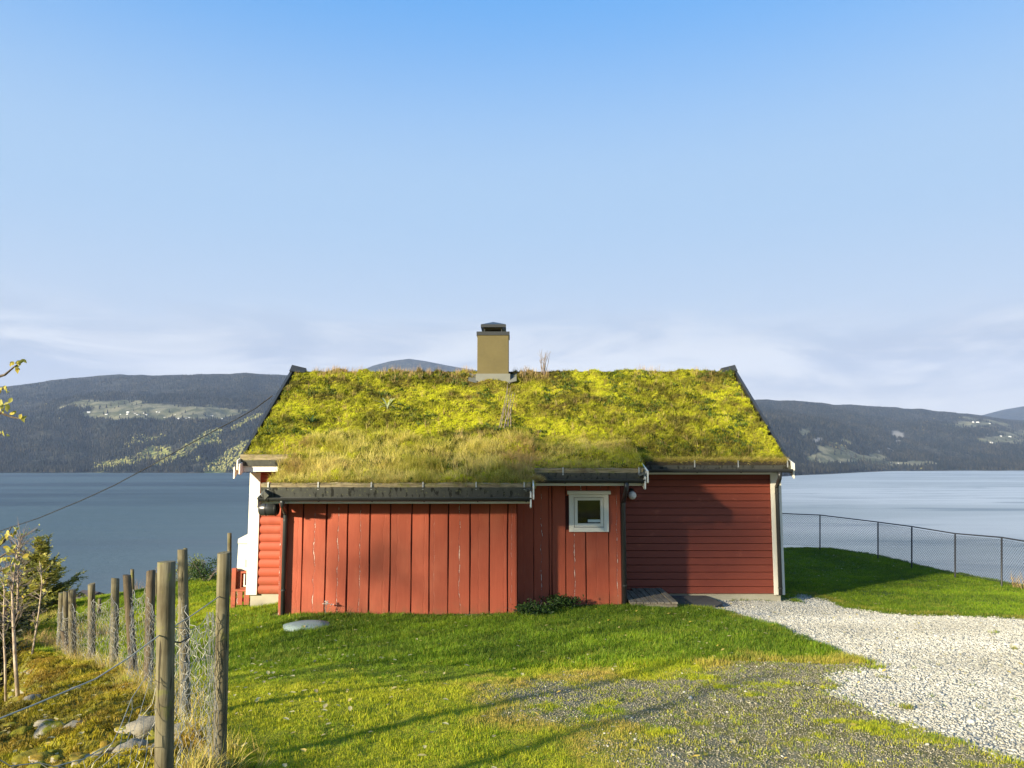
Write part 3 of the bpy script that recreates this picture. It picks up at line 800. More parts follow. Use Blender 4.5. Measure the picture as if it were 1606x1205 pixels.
def piece(V, Fc, m, attrs=None, smooth=False):
    """a source mesh for scatter(); not linked to the scene"""
    o = np_mesh('piece', V, Fc, m, attrs=attrs, smooth=smooth)
    sc.collection.objects.unlink(o); return o
def tuft(m, n, hgt, spread, width, lean, segs=2, curl=0.5, seed=0, hvar=0.5, spike=False):
    """a bundle of n tapering blades"""
    r = np.random.default_rng(seed)
    V, Fc, H, R = [], [], [], []
    for _ in range(n):
        a = r.uniform(0, 2*math.pi); rad = spread*math.sqrt(r.uniform(0, 1))
        bx, by = rad*math.cos(a), rad*math.sin(a)
        da = a + r.normal(0, 0.9); L = hgt*(1-hvar*r.uniform()); ln = lean*r.uniform(0.3, 1.2)
        dx, dy = math.cos(da), math.sin(da); sx, sy = -dy, dx
        wv = width*r.uniform(0.6, 1.2); rv = r.uniform(); b = len(V)
        px, py, pz, ang = bx, by, -0.01, ln*0.3
        for k in range(segs+1):
            t = k/segs; ww = wv*(1-t)**0.7
            if k < segs:
                V += [(px-sx*ww/2, py-sy*ww/2, pz), (px+sx*ww/2, py+sy*ww/2, pz)]; H += [t, t]; R += [rv, rv]
            else:
                V += [(px, py, pz)]; H += [1.0]; R += [rv]
            st = L/segs; px += dx*st*math.sin(ang); py += dy*st*math.sin(ang); pz += st*math.cos(ang); ang += ln*curl*2/segs
        for k in range(segs-1):
            q = b+2*k; Fc += [(q, q+1, q+3), (q, q+3, q+2)]
        q = b+2*(segs-1); Fc += [(q, q+1, q+2)]
    return piece(np.array(V), np.array(Fc), m, {'h': H, 'rv': R})
def pebble(m, seed, flat=0.6):
    r = np.random.default_rng(seed)
    import bmesh
    bm = bmesh.new(); bmesh.ops.create_icosphere(bm, subdivisions=1, radius=0.5)
    V = np.array([v.co[:] for v in bm.verts]); Fc = np.array([[v.index for v in f.verts] for f in bm.faces]); bm.free()
    V *= r.uniform(0.72, 1.15, (len(V), 1)); V[:, 2] *= flat; V[:, 0] *= r.uniform(0.9, 1.4)
    return piece(V, Fc, m)
def sample_rect(x0, x1, y0, y1, dens):
    n = int((x1-x0)*(y1-y0)*dens); return rng.uniform(x0, x1, n), rng.uniform(y0, y1, n)
def in_view(x, y, z=0.3, margin=480):
    u, v = to_pix(x, y, z+np.zeros_like(x)); return (y > 0.5) & (u > -margin) & (u < 1606+margin) & (v < 1205+margin*2)
def rots(n, tilt=0.15):
    return np.c_[rng.normal(0, tilt, n), rng.normal(0, tilt, n), rng.uniform(0, 2*math.pi, n)]

#PART2
# ------------------------------------------------------------------ the cottage
DM, DA, DS = 14.2, 12.9, 12.2                 # distances of the main, annex and shed fronts
RIDGE_Y, EAVE_Y = 17.1, 13.75
XL, XR = PX(388, 930, DM), PX(1229, 933, DM)
RXL, RXR = -5.09, 5.16
ZE, ZR = PZ(725, EAVE_Y), PZ(583, RIDGE_Y)
SLOPE = (ZR-ZE)/(RIDGE_Y-EAVE_Y)
SX0, SX1 = PX(437.5, 930, DS), PX(809, 930, DS)
AX1 = PX(975, 930, DA)
cottage = empty('cottage', (0, DM, 0), 'red wooden cottage with a mossy turf roof, khaki chimney and lean-to shed in front', 'cottage')

zb_main, zt_main = PZ(931.5, DM), PZ(742, DM)
mb = MB()
ztop = ZE-0.18+SLOPE*(DM+0.06-EAVE_Y)
mb.prism([(DM+0.06, -0.35), (2*RIDGE_Y-DM-0.06, -0.35), (2*RIDGE_Y-DM-0.06, ztop), (RIDGE_Y, ZR-0.30), (DM+0.06, ztop)], 'x', XL+0.06, XR-0.06)
main_wall = mb.build('main_wall', M['red_core'], cottage)
mb = MB(); mb.box(XL+0.05, XR-0.05, DM+0.02, 2*RIDGE_Y-DM-0.02, -1.4, zb_main)
mb.build('plinth', M['concrete'], cottage)
# lap cladding, right part
nb = 17; hh_ = (zt_main-zb_main)/nb
for i in range(nb):
    z0 = zb_main + i*hh_; z1 = z0+hh_+0.012
    e = rng.uniform(-0.0015, 0.0015)
    m_ = MB(); z0 += 0.009; z1 -= 0.014
    m_.prism([(DM+0.03, z0), (DM-0.020+e, z0), (DM-0.021+e, z0+0.004), (DM-0.006+e, z1), (DM+0.03, z1)], 'x', AX1-0.05, XR-0.17)
    o = m_.build('plank', M['red_c'], main_wall); centre_origin(o)
# log-profile cladding, left part
ph = 13.0/F*DM
zl = zb_main
while zl < zt_main - 0.02:
    z1 = min(zl+ph, zt_main+0.02)
    pr = [(DM+0.03, zl+0.002)] + [(DM - 0.036*math.sin(math.pi*(0.06+0.88*k/8))**0.6, zl+0.002+(z1-zl-0.004)*k/8) for k in range(9)] + [(DM+0.03, z1-0.002)]
    m_ = MB(); m_.prism(pr, 'x', XL+0.17, SX0+0.25)
    o = m_.build('plank', M['red_h'], main_wall, smooth=False); centre_origin(o)
    zl += ph
for (a, b) in ((XL-0.012, XL+0.19), (XR-0.19, XR+0.012)):
    m_ = MB(); m_.box(a, b, DM-0.050, DM-0.022, zb_main-0.012, zt_main+0.01)
    s_ = a if a < 0 else b-0.024
    m_.box(s_, s_+0.024, DM-0.0215, DM+0.14, zb_main-0.012, zt_main+0.01)
    m_.build('corner_board', M['white'], cottage, bevel=0.003)

def wavy_board(x0, x1, z0, z1, y, thick, w0, w1, parent, seed):
    """a wane-edged board; both edges wander"""
    r = np.random.default_rng(seed); n = 14; V = []
    zs = np.linspace(z0, z1, n)
    fx0 = x0 + w0*(fbm(zs*1.1+seed*3.1, zs*0+seed, 11, 4)-0.5)
    fx1 = x1 + w1*(fbm(zs*1.1+seed*7.7, zs*0+seed, 12, 4)-0.5)
    yo = y + r.uniform(-0.004, 0.004); bow = r.uniform(-0.004, 0.004)
    prof = lambda a, b: [(a+0.000, 0.006), (a+0.006, 0.0), ((a+b)/2, bow*0.3), (b-0.006, 0.0), (b, 0.006), (b, thick), (a, thick)]
    for i in range(n):
        for (px, py) in prof(fx0[i], fx1[i]): V.append((px, yo+py, zs[i]))
    Fc = []
    for i in range(n-1):
        for k in range(7):
            Fc.append((i*7+k, i*7+(k+1) % 7, (i+1)*7+(k+1) % 7, (i+1)*7+k))
    Fc.append(tuple(range(7))[::-1]); Fc.append(tuple((n-1)*7+k for k in range(7)))
    o = np_mesh('board', np.array(V), Fc, M['red_v'], parent); return centre_origin(o)

# shed
zbs, zts = PZ(962.5, DS), PZ(786, DS)
mb = MB(); mb.box(SX0+0.02, SX1-0.012, DS+0.012, DM+0.3, zbs+0.03, zts+0.02)
shed_wall = mb.build('shed_wall', M['red_core'], cottage)
mb = MB(); mb.box(SX0+0.06, SX1-0.02, DS+0.015, DM+0.2, zbs-0.6, zbs+0.029); mb.build('plinth', M['concrete'], cottage)
gaps = [449, 474.5, 511.3, 545, 579.5, 612, 645.5, 673.6, 703, 737.3, 768, 796.5, 809]
gx_ = [PX(g, 880, DS) for g in gaps]
for i in range(len(gaps)-1):
    zo = rng.uniform(-0.012, 0.006)
    wavy_board(gx_[i]+0.010, gx_[i+1]-0.010 if i < len(gaps)-2 else gx_[i+1], zbs+zo, zts, DS-0.022, 0.03, 0.022, 0.022 if i < len(gaps)-2 else 0.0, shed_wall, 100+i)
wavy_board(SX0, PX(448, 880, DS), zbs-0.02, zts, DS-0.028, 0.036, 0.0, 0.006, shed_wall, 99)
m_ = MB(); m_.box(SX1-0.004, SX1+0.012, DS-0.020, DM-0.03, zbs, zts); m_.build('side_cladding', M['red_v'], cottage)
m_ = MB(); m_.box(SX0-0.012, SX0+0.012, DS+0.012, DM-0.05, zbs, zts); m_.build('side_cladding', M['red_v'], cottage)

# annex with its window
zba, zta = PZ(948, DA), PZ(760, DA)
wx0, wx1 = PX(892, 800, DA), PX(954, 800, DA); wz0, wz1 = PZ(834, DA), PZ(775.5, DA)
ix0, ix1, iz0, iz1 = wx0+0.10, wx1-0.10, wz0+0.10, wz1-0.06
mb = MB()
mb.box(SX1+0.013, ix0, DA+0.012, DA+0.10, zba+0.02, zta); mb.box(ix1, AX1-0.01, DA+0.012, DA+0.10, zba+0.02, zta)
mb.box(ix0, ix1, DA+0.012, DA+0.10, zba+0.02, iz0); mb.box(ix0, ix1, DA+0.012, DA+0.10, iz1, zta)
mb.box(SX1+0.013, AX1-0.012, DA+1.1, DM-0.04, zba+0.02, zta)
mb.box(SX1+0.013, AX1-0.012, DA+0.101, DA+1.099, zba+0.02, zba+0.05)
mb.box(AX1-0.012, AX1+0.006, DA-0.018, DM-0.03, zba, zta)
annex_wall = mb.build('annex_wall', M['red_core'], cottage)
mb = MB(); mb.box(SX1+0.02, AX1-0.04, DA+0.014, DM, zba-0.6, zba+0.019); mb.build('plinth', M['concrete'], cottage)
for k, (a, b, za, zb_) in enumerate([(810.5, 837, zba, zta), (837, 861, zba, zta), (861, 865.5, zba, zta), (865.5, 887.5, zba, zta), (887.5, 919, zba, wz0+0.03), (919, 954.8, zba, wz0+0.03),
                                     (887.5, 921, wz1-0.02, zta), (921, 954.8, wz1-0.02, zta), (954.8, 974.6, zba, zta)]):
    a_, b_ = PX(a, 880, DA), PX(b, 880, DA)
    wavy_board(a_+0.006, b_-0.006, za, zb_, DA-0.022, 0.03, 0.020 if a > 811 else 0, 0.020 if b < 974 else 0, annex_wall, 200+k)

window = MB()
y0, y1 = DA-0.060, DA-0.026
for bx in ((wx0, wx0+0.085, wz0, wz1), (wx1-0.085, wx1, wz0, wz1), (wx0+0.085, wx1-0.085, wz0, wz0+0.075), (wx0+0.085, wx1-0.085, wz1-0.05, wz1)):
    window.box(bx[0], bx[1], y0, y1, bx[2], bx[3])
window = window.build('window', M['white'], cottage, bevel=0.004)
m_ = MB(); fx0, fx1, fz0, fz1 = wx0+0.094, wx1-0.088, wz0+0.083, wz1-0.056
for bx in ((fx0, fx0+0.055, fz0, fz1), (fx1-0.055, fx1, fz0, fz1), (fx0+0.055, fx1-0.055, fz0, fz0+0.06), (fx0+0.055, fx1-0.055, fz1-0.045, fz1)):
    m_.box(bx[0], bx[1], y0+0.012, y1+0.03, bx[2], bx[3])
m_.build('frame', M['white'], window, bevel=0.004)
m_ = MB(); m_.box(fx0+0.05, fx1-0.05, DA-0.030, DA-0.024, fz0+0.055, fz1-0.04); m_.build('pane', M['glass'], window)
sx0, sx1 = PX(922, 817, DA-.03), PX(941.5, 817, DA-.03); sz0, sz1 = PZ(819.3, DA-.03), PZ(815, DA-.03)
m_ = MB(); m_.box(sx0, sx1, DA-0.034, DA-0.0305, sz0, sz1); stick = m_.build('sticker', M['sticker'], window)
m_ = MB(); m_.box(wx0-0.03, wx1+0.035, DA-0.095, DA-0.022, wz1+0.002, PZ(770, DA-.08)); 
m_.build('drip_board', M['white'], window, bevel=0.006)

# wall lamp
bm_ = MB(); c = P(991.5, 777.2, DM-0.13)
lampbase = MB(); lampbase.tube([(c.x, DM-0.012, c.z+0.09), (c.x, c.y+0.02, c.z+0.09), (c.x, c.y, c.z+0.07)], [0.045, 0.04, 0.035], 12)
wall_lamp = lampbase.build('wall_lamp', M['black_metal'], cottage, smooth=False)
import bmesh
b_ = bmesh.new(); bmesh.ops.create_uvsphere(b_, u_segments=24, v_segments=16, radius=0.078); me = bpy.data.meshes.new('globe'); b_.to_mesh(me); b_.free()
me.polygons.foreach_set('use_smooth', np.ones(len(me.polygons), bool)); me.materials.append(M['lamp_glass'])
gl = bpy.data.objects.new('globe', me); link(gl); gl.location = c; gl.parent = wall_lamp; gl.matrix_parent_inverse = world_of(wall_lamp).inverted()

# ---- roof: decks, turf, boards
def turf_plane_main(x, y): return np.where(y <= RIDGE_Y, ZE + SLOPE*(y-EAVE_Y), ZR - SLOPE*(y-RIDGE_Y))
S_EY, A_EY = 11.72, 12.46
ZSE, ZAE = PZ(758, S_EY), PZ(733, A_EY)
def turf_plane_shed(x, y):
    y2 = 14.75; z2 = ZE+SLOPE*(y2-EAVE_Y)+0.02
    return ZSE + (z2-ZSE)*((y-S_EY)/(y2-S_EY))
def turf_plane_annex(x, y):
    y2 = 14.45; z2 = ZE+SLOPE*(y2-EAVE_Y)+0.02
    return ZAE + (z2-ZAE)*((y-A_EY)/(y2-A_EY))
def bump(x, y):
    n1 = fbm(x*1.5, y*1.9, 301, 3); n2 = fbm(x*4.6, y*6.0, 302, 3); n3 = fbm(x*13, y*15, 303, 2)
    return (n1-0.5)*0.17 + (n2-0.5)*0.18 + (n3-0.5)*0.08
def turf_patch(name, x0, x1, y0, y1, fn, ex=0.10, edges=('f', 'l', 'r'), drop=0.06, step=0.04, wob=0.03):
    xs = np.arange(x0, x1+step/2, step); ys = np.arange(y0, y1+step/2, step)
    A, B = np.meshgrid(xs, ys); a, b = A.ravel().copy(), B.ravel().copy()
    d = np.full(a.shape, 9.0)
    if 'f' in edges: d = np.minimum(d, b-y0)
    if 'b' in edges: d = np.minimum(d, y1-b)
    if 'l' in edges: d = np.minimum(d, a-x0)
    if 'r' in edges: d = np.minimum(d, x1-a)
    z = fn(a, b) + bump(a, b)*(0.25+0.75*np.clip(d/0.25, 0, 1))
    z -= 0.05*np.clip(1-d/ex, 0, 1)**2
    if 'f' in edges: b = b + fbm(a*3, b*3, 310, 3)*wob*np.clip(1-(b-y0)/0.3, 0, 1)
    nx, ny = len(xs), len(ys)
    ring = (d < step*0.5)
    z = z - ring*drop
    return np_mesh(name, np.c_[a, b, z], grid_faces(nx, ny), M['turf'], cottage, smooth=True)
turf_patch('turf', RXL+0.06, RXR-0.06, EAVE_Y-0.01, RIDGE_Y+1.2, turf_plane_main)
turf_patch('turf', PX(418, 757, S_EY), PX(838, 757, S_EY), S_EY-0.01, 15.0, turf_plane_shed, ex=0.3)
turf_patch('turf', PX(822, 757, S_EY), PX(1009, 735, A_EY), A_EY-0.01, 14.8, turf_plane_annex)
# decks below the turf
def deck(x0, x1, y0, y1, fn, t0=0.16, t1=0.22):
    z0, z1 = float(fn(0, y0)), float(fn(0, y1))
    m_ = MB(); m_.prism([(y0, z0-t1), (y1, z1-t1), (y1, z1-t0), (y0, z0-t0)], 'x', x0, x1); return m_
fm_ = lambda x, y: turf_plane_main(np.float64(x), np.float64(y))
deck(RXL+0.05, RXR-0.05, EAVE_Y+0.07, RIDGE_Y, fm_).build('roof_deck', M['soil'], cottage)
deck(RXL+0.05, RXR-0.05, RIDGE_Y, 20.5, fm_, 0.0, 0.22).build('roof_deck', M['soil'], cottage)
deck(PX(422, 757, S_EY), PX(829, 757, S_EY), S_EY+0.09, 14.5, turf_plane_shed).build('roof_deck', M['soil'], cottage)
deck(PX(832, 757, S_EY), PX(1007, 735, A_EY), A_EY+0.09, 14.3, turf_plane_annex).build('roof_deck', M['soil'], cottage)

# verge boards of the main roof
for sx, x in ((-1, RXL), (1, RXR)):
    m_ = MB()
    def zt(y): return float(fm_(0, y)) + np.interp(y, [EAVE_Y, RIDGE_Y], [-0.03, 0.10])
    m_.prism([(EAVE_Y-0.02, zt(EAVE_Y)-0.10), (RIDGE_Y, zt(RIDGE_Y)-0.36), (RIDGE_Y+0.01, zt(RIDGE_Y)+0.0), (EAVE_Y+0.3, zt(EAVE_Y+0.3)), (EAVE_Y-0.02, zt(EAVE_Y))], 'x', x-0.03, x+0.03)
    m_.prism([(RIDGE_Y+0.012, zt(RIDGE_Y)-0.36), (20.4, ZR-SLOPE*(20.4-RIDGE_Y)-0.25), (20.4, ZR-SLOPE*(20.4-RIDGE_Y)+0.05), (RIDGE_Y+0.012, zt(RIDGE_Y))], 'x', x-0.03, x+0.03)
    m_.build('verge_board', M['black_metal'], cottage)
    m_ = MB(); m_.prism([(EAVE_Y-0.03, ZE-0.30), (RIDGE_Y, ZR-0.42), (RIDGE_Y, ZR-0.20), (EAVE_Y-0.03, ZE-0.10)], 'x', x+sx*0.032-0.012, x+sx*0.032+0.012)
    m_.build('barge_board', M['white'], cottage)
    # folded metal cap at the ridge end
    m_ = MB(); zq = ZR+0.16; xa, xb = x-sx*0.30, x+sx*0.035
    m_.add([(xb, RIDGE_Y-0.20, zq-0.17), (xb, RIDGE_Y, zq), (xb, RIDGE_Y+0.20, zq-0.17), (xa, RIDGE_Y-0.16, zq-0.20), (xa, RIDGE_Y, zq-0.08), (xa, RIDGE_Y+0.16, zq-0.20)],
           [(0, 1, 4, 3), (1, 2, 5, 4), (0, 2, 1), (3, 4, 5), (0, 3, 5, 2)])
    m_.build('ridge_cap', M['black_metal'], cottage)

def half_round(m_, x0, x1, yc, zc, r, t=0.006, n=10):
    pts = [(yc + r*math.cos(a), zc + r*math.sin(a)) for a in np.linspace(math.pi, 2*math.pi, n)]
    inn = [(yc + (r-t)*math.cos(a), zc + (r-t)*math.sin(a)) for a in np.linspace(math.pi, 2*math.pi, n)]
    poly = pts + inn[::-1]
    k = len(poly); b = len(m_.v)
    m_.v += [(x0, p[0], p[1]) for p in poly] + [(x1, p[0], p[1]) for p in poly]
    for i in range(k):
        m_.f.append((b+i, b+(i+1) % k, b+k+(i+1) % k, b+k+i))
    for s_ in (0, k):
        for i in range(n-1):
            m_.f.append((b+s_+i, b+s_+i+1, b+s_+k-2-i, b+s_+k-1-i))
    # end caps
    for xx in (x0, x1):
        b = len(m_.v); m_.v += [(xx, p[0], p[1]) for p in pts]; m_.f.append(tuple(b+i for i in range(n)))
def eave(u0, u1, Y, v_log, v_logb, v_fl, v_gb, v_fas, wall_y, brackets, log_mat='eave_wood', gutter=True, uf0=None, uf1=None):
    x0, x1 = PX(u0, v_log, Y), PX(u1, v_log, Y)
    zt, zb2, zf, zg, zw = PZ(v_log, Y-0.04), PZ(v_logb, Y-0.04), PZ(v_fl, Y-0.06), PZ(v_gb, Y-0.14), PZ(v_fas, Y+0.02)
    # log that holds the turf back, a little uneven
    xs = np.linspace(x0, x1, max(8, int((x1-x0)*9)))
    V = []; jt = (fbm(xs*3, xs*0, 401, 3)-0.5)*0.030; jb = (fbm(xs*2, xs*0+4, 402, 3)-0.5)*0.016; jy = (fbm(xs*2, xs*0+9, 403, 3)-0.5)*0.03
    for i, x in enumerate(xs): V += [(x, Y-0.045+jy[i], zb2+jb[i]), (x, Y-0.05+jy[i], zt-0.02+jt[i]), (x, Y-0.02+jy[i], zt+jt[i]), (x, Y+0.06, zt+jt[i]), (x, Y+0.06, zb2)]
    Fc = [(i*5+k, i*5+(k+1) % 5, (i+1)*5+(k+1) % 5, (i+1)*5+k) for i in range(len(xs)-1) for k in range(5)] + [(4, 3, 2, 1, 0), tuple((len(xs)-1)*5+k for k in range(5))]
    o = np_mesh('turf_log', np.array(V), Fc, M[log_mat], cottage); centre_origin(o)
    if gutter:
        m_ = MB(); m_.obox(((x0+x1)/2, Y-0.045, (zb2+zf)/2-0.004), (1, 0, 0), (0, 1, 0.0), (0, -0.35, 1), (x1-x0)/2, 0.003, (zb2-zf)/2+0.03)
        m_.build('metal_flashing', M['flashing'], cottage)
        m_ = MB(); r = 0.062; half_round(m_, x0-0.01, x1+0.01, Y-0.115, zg+r, r); m_.build('gutter', M['black_metal'], cottage, smooth=False)
        for ub in brackets:
            xb = PX(ub, v_log, Y)
            m_ = MB(); m_.box(xb-0.011, xb+0.011, Y-0.068, Y-0.062, zb2-0.015, zt+0.004)
            m_.box(xb-0.011, xb+0.011, Y-0.062, Y+0.02, zt+0.0045, zt+0.0085)
            m_.build('turf_bracket', M['grey_metal'], cottage)
            m_ = MB(); pts = [(xb+0.03, Y-0.115+0.068*math.cos(a), zg+r+0.068*math.sin(a)) for a in np.linspace(math.pi*0.98, 1.9*math.pi, 8)]
            for a, b in zip(pts[:-1], pts[1:]):
                m_.obox((Vector(a)+Vector(b))/2, (1, 0, 0), Vector(b)-Vector(a), Vector((1, 0, 0)).cross(Vector(b)-Vector(a)), 0.010, (Vector(b)-Vector(a)).length/2, 0.0015)
            m_.build('gutter_hook', M['black_metal'], cottage)
    f0 = x0 if uf0 is None else PX(uf0, v_fas, Y); f1 = x1 if uf1 is None else PX(uf1, v_fas, Y)
    m_ = MB(); m_.box(f0, f1, Y+0.005, Y+0.030, zw, zb2-0.005); m_.build('fascia', M['white'], cottage, bevel=0.002)
    m_ = MB(); m_.box(f0+0.01, f1-0.01, Y+0.031, wall_y-0.024, zw+0.012, zw+0.028); m_.build('soffit', M['white'] if not gutter else M['red_core'], cottage)
eave(411, 832, S_EY, 757, 766.5, 779, 787, 790, DS, [422.7, 500.7, 583.6, 664, 747, 822])
eave(838, 1008, A_EY, 734, 744, 751.5, 758.2, 762, DA, [882.5, 1001], uf0=832)
eave(1013, 1237, EAVE_Y, 723, 732, 737, 741.5, 744.2, DM, [1088, 1156, 1233], 'soil', uf1=1224)
eave(378, 460, EAVE_Y, 712.5, 721.5, 730, 730, 740, DM, [388.5], gutter=False, uf0=382)
m_ = MB(); x0, x1 = PX(381, 725, EAVE_Y), PX(455, 725, EAVE_Y); m_.obox(((x0+x1)/2, EAVE_Y-0.045, PZ(726.5, EAVE_Y)), (1, 0, 0), (0, 1, 0), (0, -0.3, 1), (x1-x0)/2, 0.003, 0.055)
m_.build('metal_flashing', M['flashing'], cottage)

# barge boards at the roof ends
def barge(u, Y, v0, v1, wall_y, fn, dx=0.0, th=0.012, back=None):
    x = PX(u, v0, Y)+dx; z0, z1 = PZ(v0, Y-0.16), PZ(v1, Y-0.16); yb = back or (wall_y+1.0)
    s_ = (float(fn(0, yb))-float(fn(0, Y)))
    m_ = MB(); m_.prism([(Y-0.17, z1), (Y-0.12, z1-0.015), (yb, z1+s_), (yb, z0+s_), (Y-0.17, z0)], 'x', x-th, x+th)
    m_.build('barge_board', M['white'], cottage, bevel=0.002)
barge(832, S_EY, 771, 796, DS, turf_plane_shed); barge(835, S_EY, 762, 783, DS, turf_plane_shed, 0.012)
barge(1009, A_EY, 748, 767, DA, turf_plane_annex); barge(1012, A_EY, 739, 757, DA, turf_plane_annex, 0.012)
barge(409, S_EY, 780, 795, DS, turf_plane_shed)
barge(381, EAVE_Y, 728, 744, DM, fm_, back=EAVE_Y+0.15); barge(377.5, EAVE_Y, 722, 737, DM, fm_, 0.0, back=EAVE_Y+0.15)
barge(1240, EAVE_Y, 727, 738, DM, fm_, back=EAVE_Y+0.15)
# square-sectioned timber end wrapped in metal at the shed eave's left end
m_ = MB(); c = P(415.5, 775, S_EY-0.1); m_.obox(c, (1, -0.3, 1), (-0.3, 1, 0.2), (-1, 0, 1), 0.047, 0.10, 0.047); m_.build('beam_end', M['flashing'], cottage)
for uq, vq, Yq in ((829, 768, S_EY-0.1), (1006, 744, A_EY-0.1)):
    m_ = MB(); m_.obox(P(uq, vq, Yq), (1, 0, 0.35), (0, 1, 0), (-0.35, 0, 1), 0.055, 0.08, 0.016); m_.build('beam_end', M['flashing'], cottage)

# downpipes
def downpipe(pts, r, clamps):
    m_ = MB(); m_.tube(pts, r, 12); d = m_.build('downpipe', M['black_metal'], cottage, smooth=True)
    for c in clamps:
        m_ = MB(); m_.tube([(c[0], c[1], c[2]-0.012), (c[0], c[1], c[2]+0.012)], r+0.005, 12); m_.box(c[0]-0.008, c[0]+0.008, c[1]+r, c[1]+r+0.03, c[2]-0.01, c[2]+0.01)
        m_.build('clamp', M['black_metal'], d)
def ppt(u, v, d): return P(u, v, d)
def clean(seq):
    out = [Vector(seq[0])]
    for k in range(1, len(seq)-1):
        a, b, c = Vector(seq[k-1]), Vector(seq[k]), Vector(seq[k+1])
        out += [b + (a-b).normalized()*0.035, b + ((a-b).normalized()+(c-b).normalized())*0.008, b + (c-b).normalized()*0.035]
    return out + [Vector(seq[-1])]
xs_ = PX(446, 870, DS-0.085)
downpipe(clean([ppt(442.5, 783, S_EY-0.115), ppt(443, 793, S_EY-0.11), Vector((xs_, DS-0.085, PZ(805, DS-0.085))), Vector((xs_, DS-0.085, PZ(964, DS-0.085)))]), 0.037, [(xs_, DS-0.085, PZ(815, DS)), (xs_, DS-0.085, PZ(924, DS))])
xa_ = AX1+0.045
downpipe(clean([ppt(982.5, 756, A_EY-0.115), ppt(982.5, 768, A_EY-0.11), Vector((xa_, DA-0.02, PZ(786, DA))), Vector((xa_, DA-0.02, PZ(948, DA)))]), 0.040, [(xa_, DA-0.02, PZ(790, DA)), (xa_, DA-0.02, PZ(918, DA))])
xm_ = PX(1221, 840, DM-0.1)
downpipe(clean([ppt(1223, 740, EAVE_Y-0.115), ppt(1223, 750, EAVE_Y-0.11), Vector((xm_, DM-0.10, PZ(763, DM-0.1))), Vector((xm_, DM-0.10, PZ(933, DM-0.1)))]), 0.037, [(xm_, DM-0.10, PZ(774, DM)), (xm_, DM-0.10, PZ(921, DM))])

# black drum strapped under the shed eave
c0 = P(407, 798, DS-0.12); c1 = P(437, 798, DS-0.12)
drum = empty('plastic_drum', ((c0.x+c1.x)/2, DS-0.12, c0.z), 'black plastic drum strapped under the left end of the shed gutter', 'drum')
m_ = MB(); m_.tube([(c0.x, DS-.12, c0.z), (c0.x+.006, DS-.12, c0.z), (c0.x+.03, DS-.12, c0.z), (c1.x-.03, DS-.12, c0.z), (c1.x-.006, DS-.12, c0.z), (c1.x, DS-.12, c0.z)], [0.05, 0.09, 0.112, 0.112, 0.09, 0.05], 24); m_.build('drum_body', M['plastic_black'], drum, smooth=True)
for u in (418.5, 433):
    x = PX(u, 798, DS-.12); m_ = MB(); m_.tube([(x-.006, DS-.12, c0.z), (x+.006, DS-.12, c0.z)], 0.117, 24); m_.box(x-.006, x+.006, DS-0.18, DS-.17, c0.z+0.10, zts-0.02); m_.build('strap', M['cable'], drum)

# chimney
CY0, CY1 = 16.72, 17.42
hx0, hx1 = PX(748.5, 560, CY0), PX(798, 560, CY0)
m_ = MB(); m_.box(hx0, hx1, CY0, CY1, ZR-0.7, PZ(523, CY0)); chimney = m_.build('chimney', M['stucco'], cottage, bevel=0.008)
m_ = MB(); m_.box(hx0-0.018, hx1+0.018, CY0-0.018, CY1+0.018, PZ(526, CY0), PZ(520.3, CY0)); m_.build('capping', M['black_metal'], chimney)
cxm = (hx0+hx1)/2
kx0, kx1 = PX(758.5, 515, CY0+0.1), PX(788, 515, CY0+0.1); ky0, ky1 = CY0+0.13, CY1-0.13
m_ = MB(); m_.box(kx0, kx1, ky0, ky1, PZ(515, CY0), PZ(509, CY0)); m_.build('cowl_skirt', M['stucco'], chimney)
m_ = MB()
for a in (kx0+.02, kx1-.02):
    for b in (ky0+.02, ky1-.02): m_.box(a-.012, a+.012, b-.012, b+.012, PZ(520.5, CY0), PZ(514.5, CY0))
m_.box(kx0+0.05, kx1-0.05, ky0+0.05, ky1-0.05, PZ(520.5, CY0), PZ(518.2, CY0)); m_.build('cowl_leg', M['black_metal'], chimney)
m_ = MB(); q0, q1 = PX(754, 510, CY0), PX(793.5, 510, CY0); za, zb2, zc2 = PZ(512.8, CY0), PZ(508.3, CY0), PZ(503.2, CY0+0.2)
m_.add([(q0, CY0+0.04, za), (q1, CY0+0.04, za), (q1, CY1-0.04, za), (q0, CY1-0.04, za), (q0, CY0+0.04, zb2), (q1, CY0+0.04, zb2), (q1, CY1-0.04, zb2), (q0, CY1-0.04, zb2), (cxm, (CY0+CY1)/2, zc2)],
       [(0, 3, 2, 1), (0, 1, 5, 4), (1, 2, 6, 5), (2, 3, 7, 6), (3, 0, 4, 7), (4, 5, 8), (5, 6, 8), (6, 7, 8), (7, 4, 8)])
m_.build('cowl', M['black_metal'], chimney)
m_ = MB(); zf = ZE+SLOPE*(CY0-EAVE_Y)
m_.box(hx0-0.03, hx1+0.03, CY0-0.03, CY0-0.004, zf-0.12, PZ(586.5, CY0)); 
m_.obox((hx0-0.10, CY0+0.05, zf+0.05), (1, 0, -0.25), (0, 1, SLOPE), (0.25, -SLOPE, 1), 0.10, 0.20, 0.006); m_.obox((hx1+0.09, CY0+0.05, zf+0.05), (1, 0, 0.25), (0, 1, SLOPE), (-0.25, -SLOPE, 1), 0.09, 0.20, 0.006)
m_.build('flashing', M['lead'], chimney)

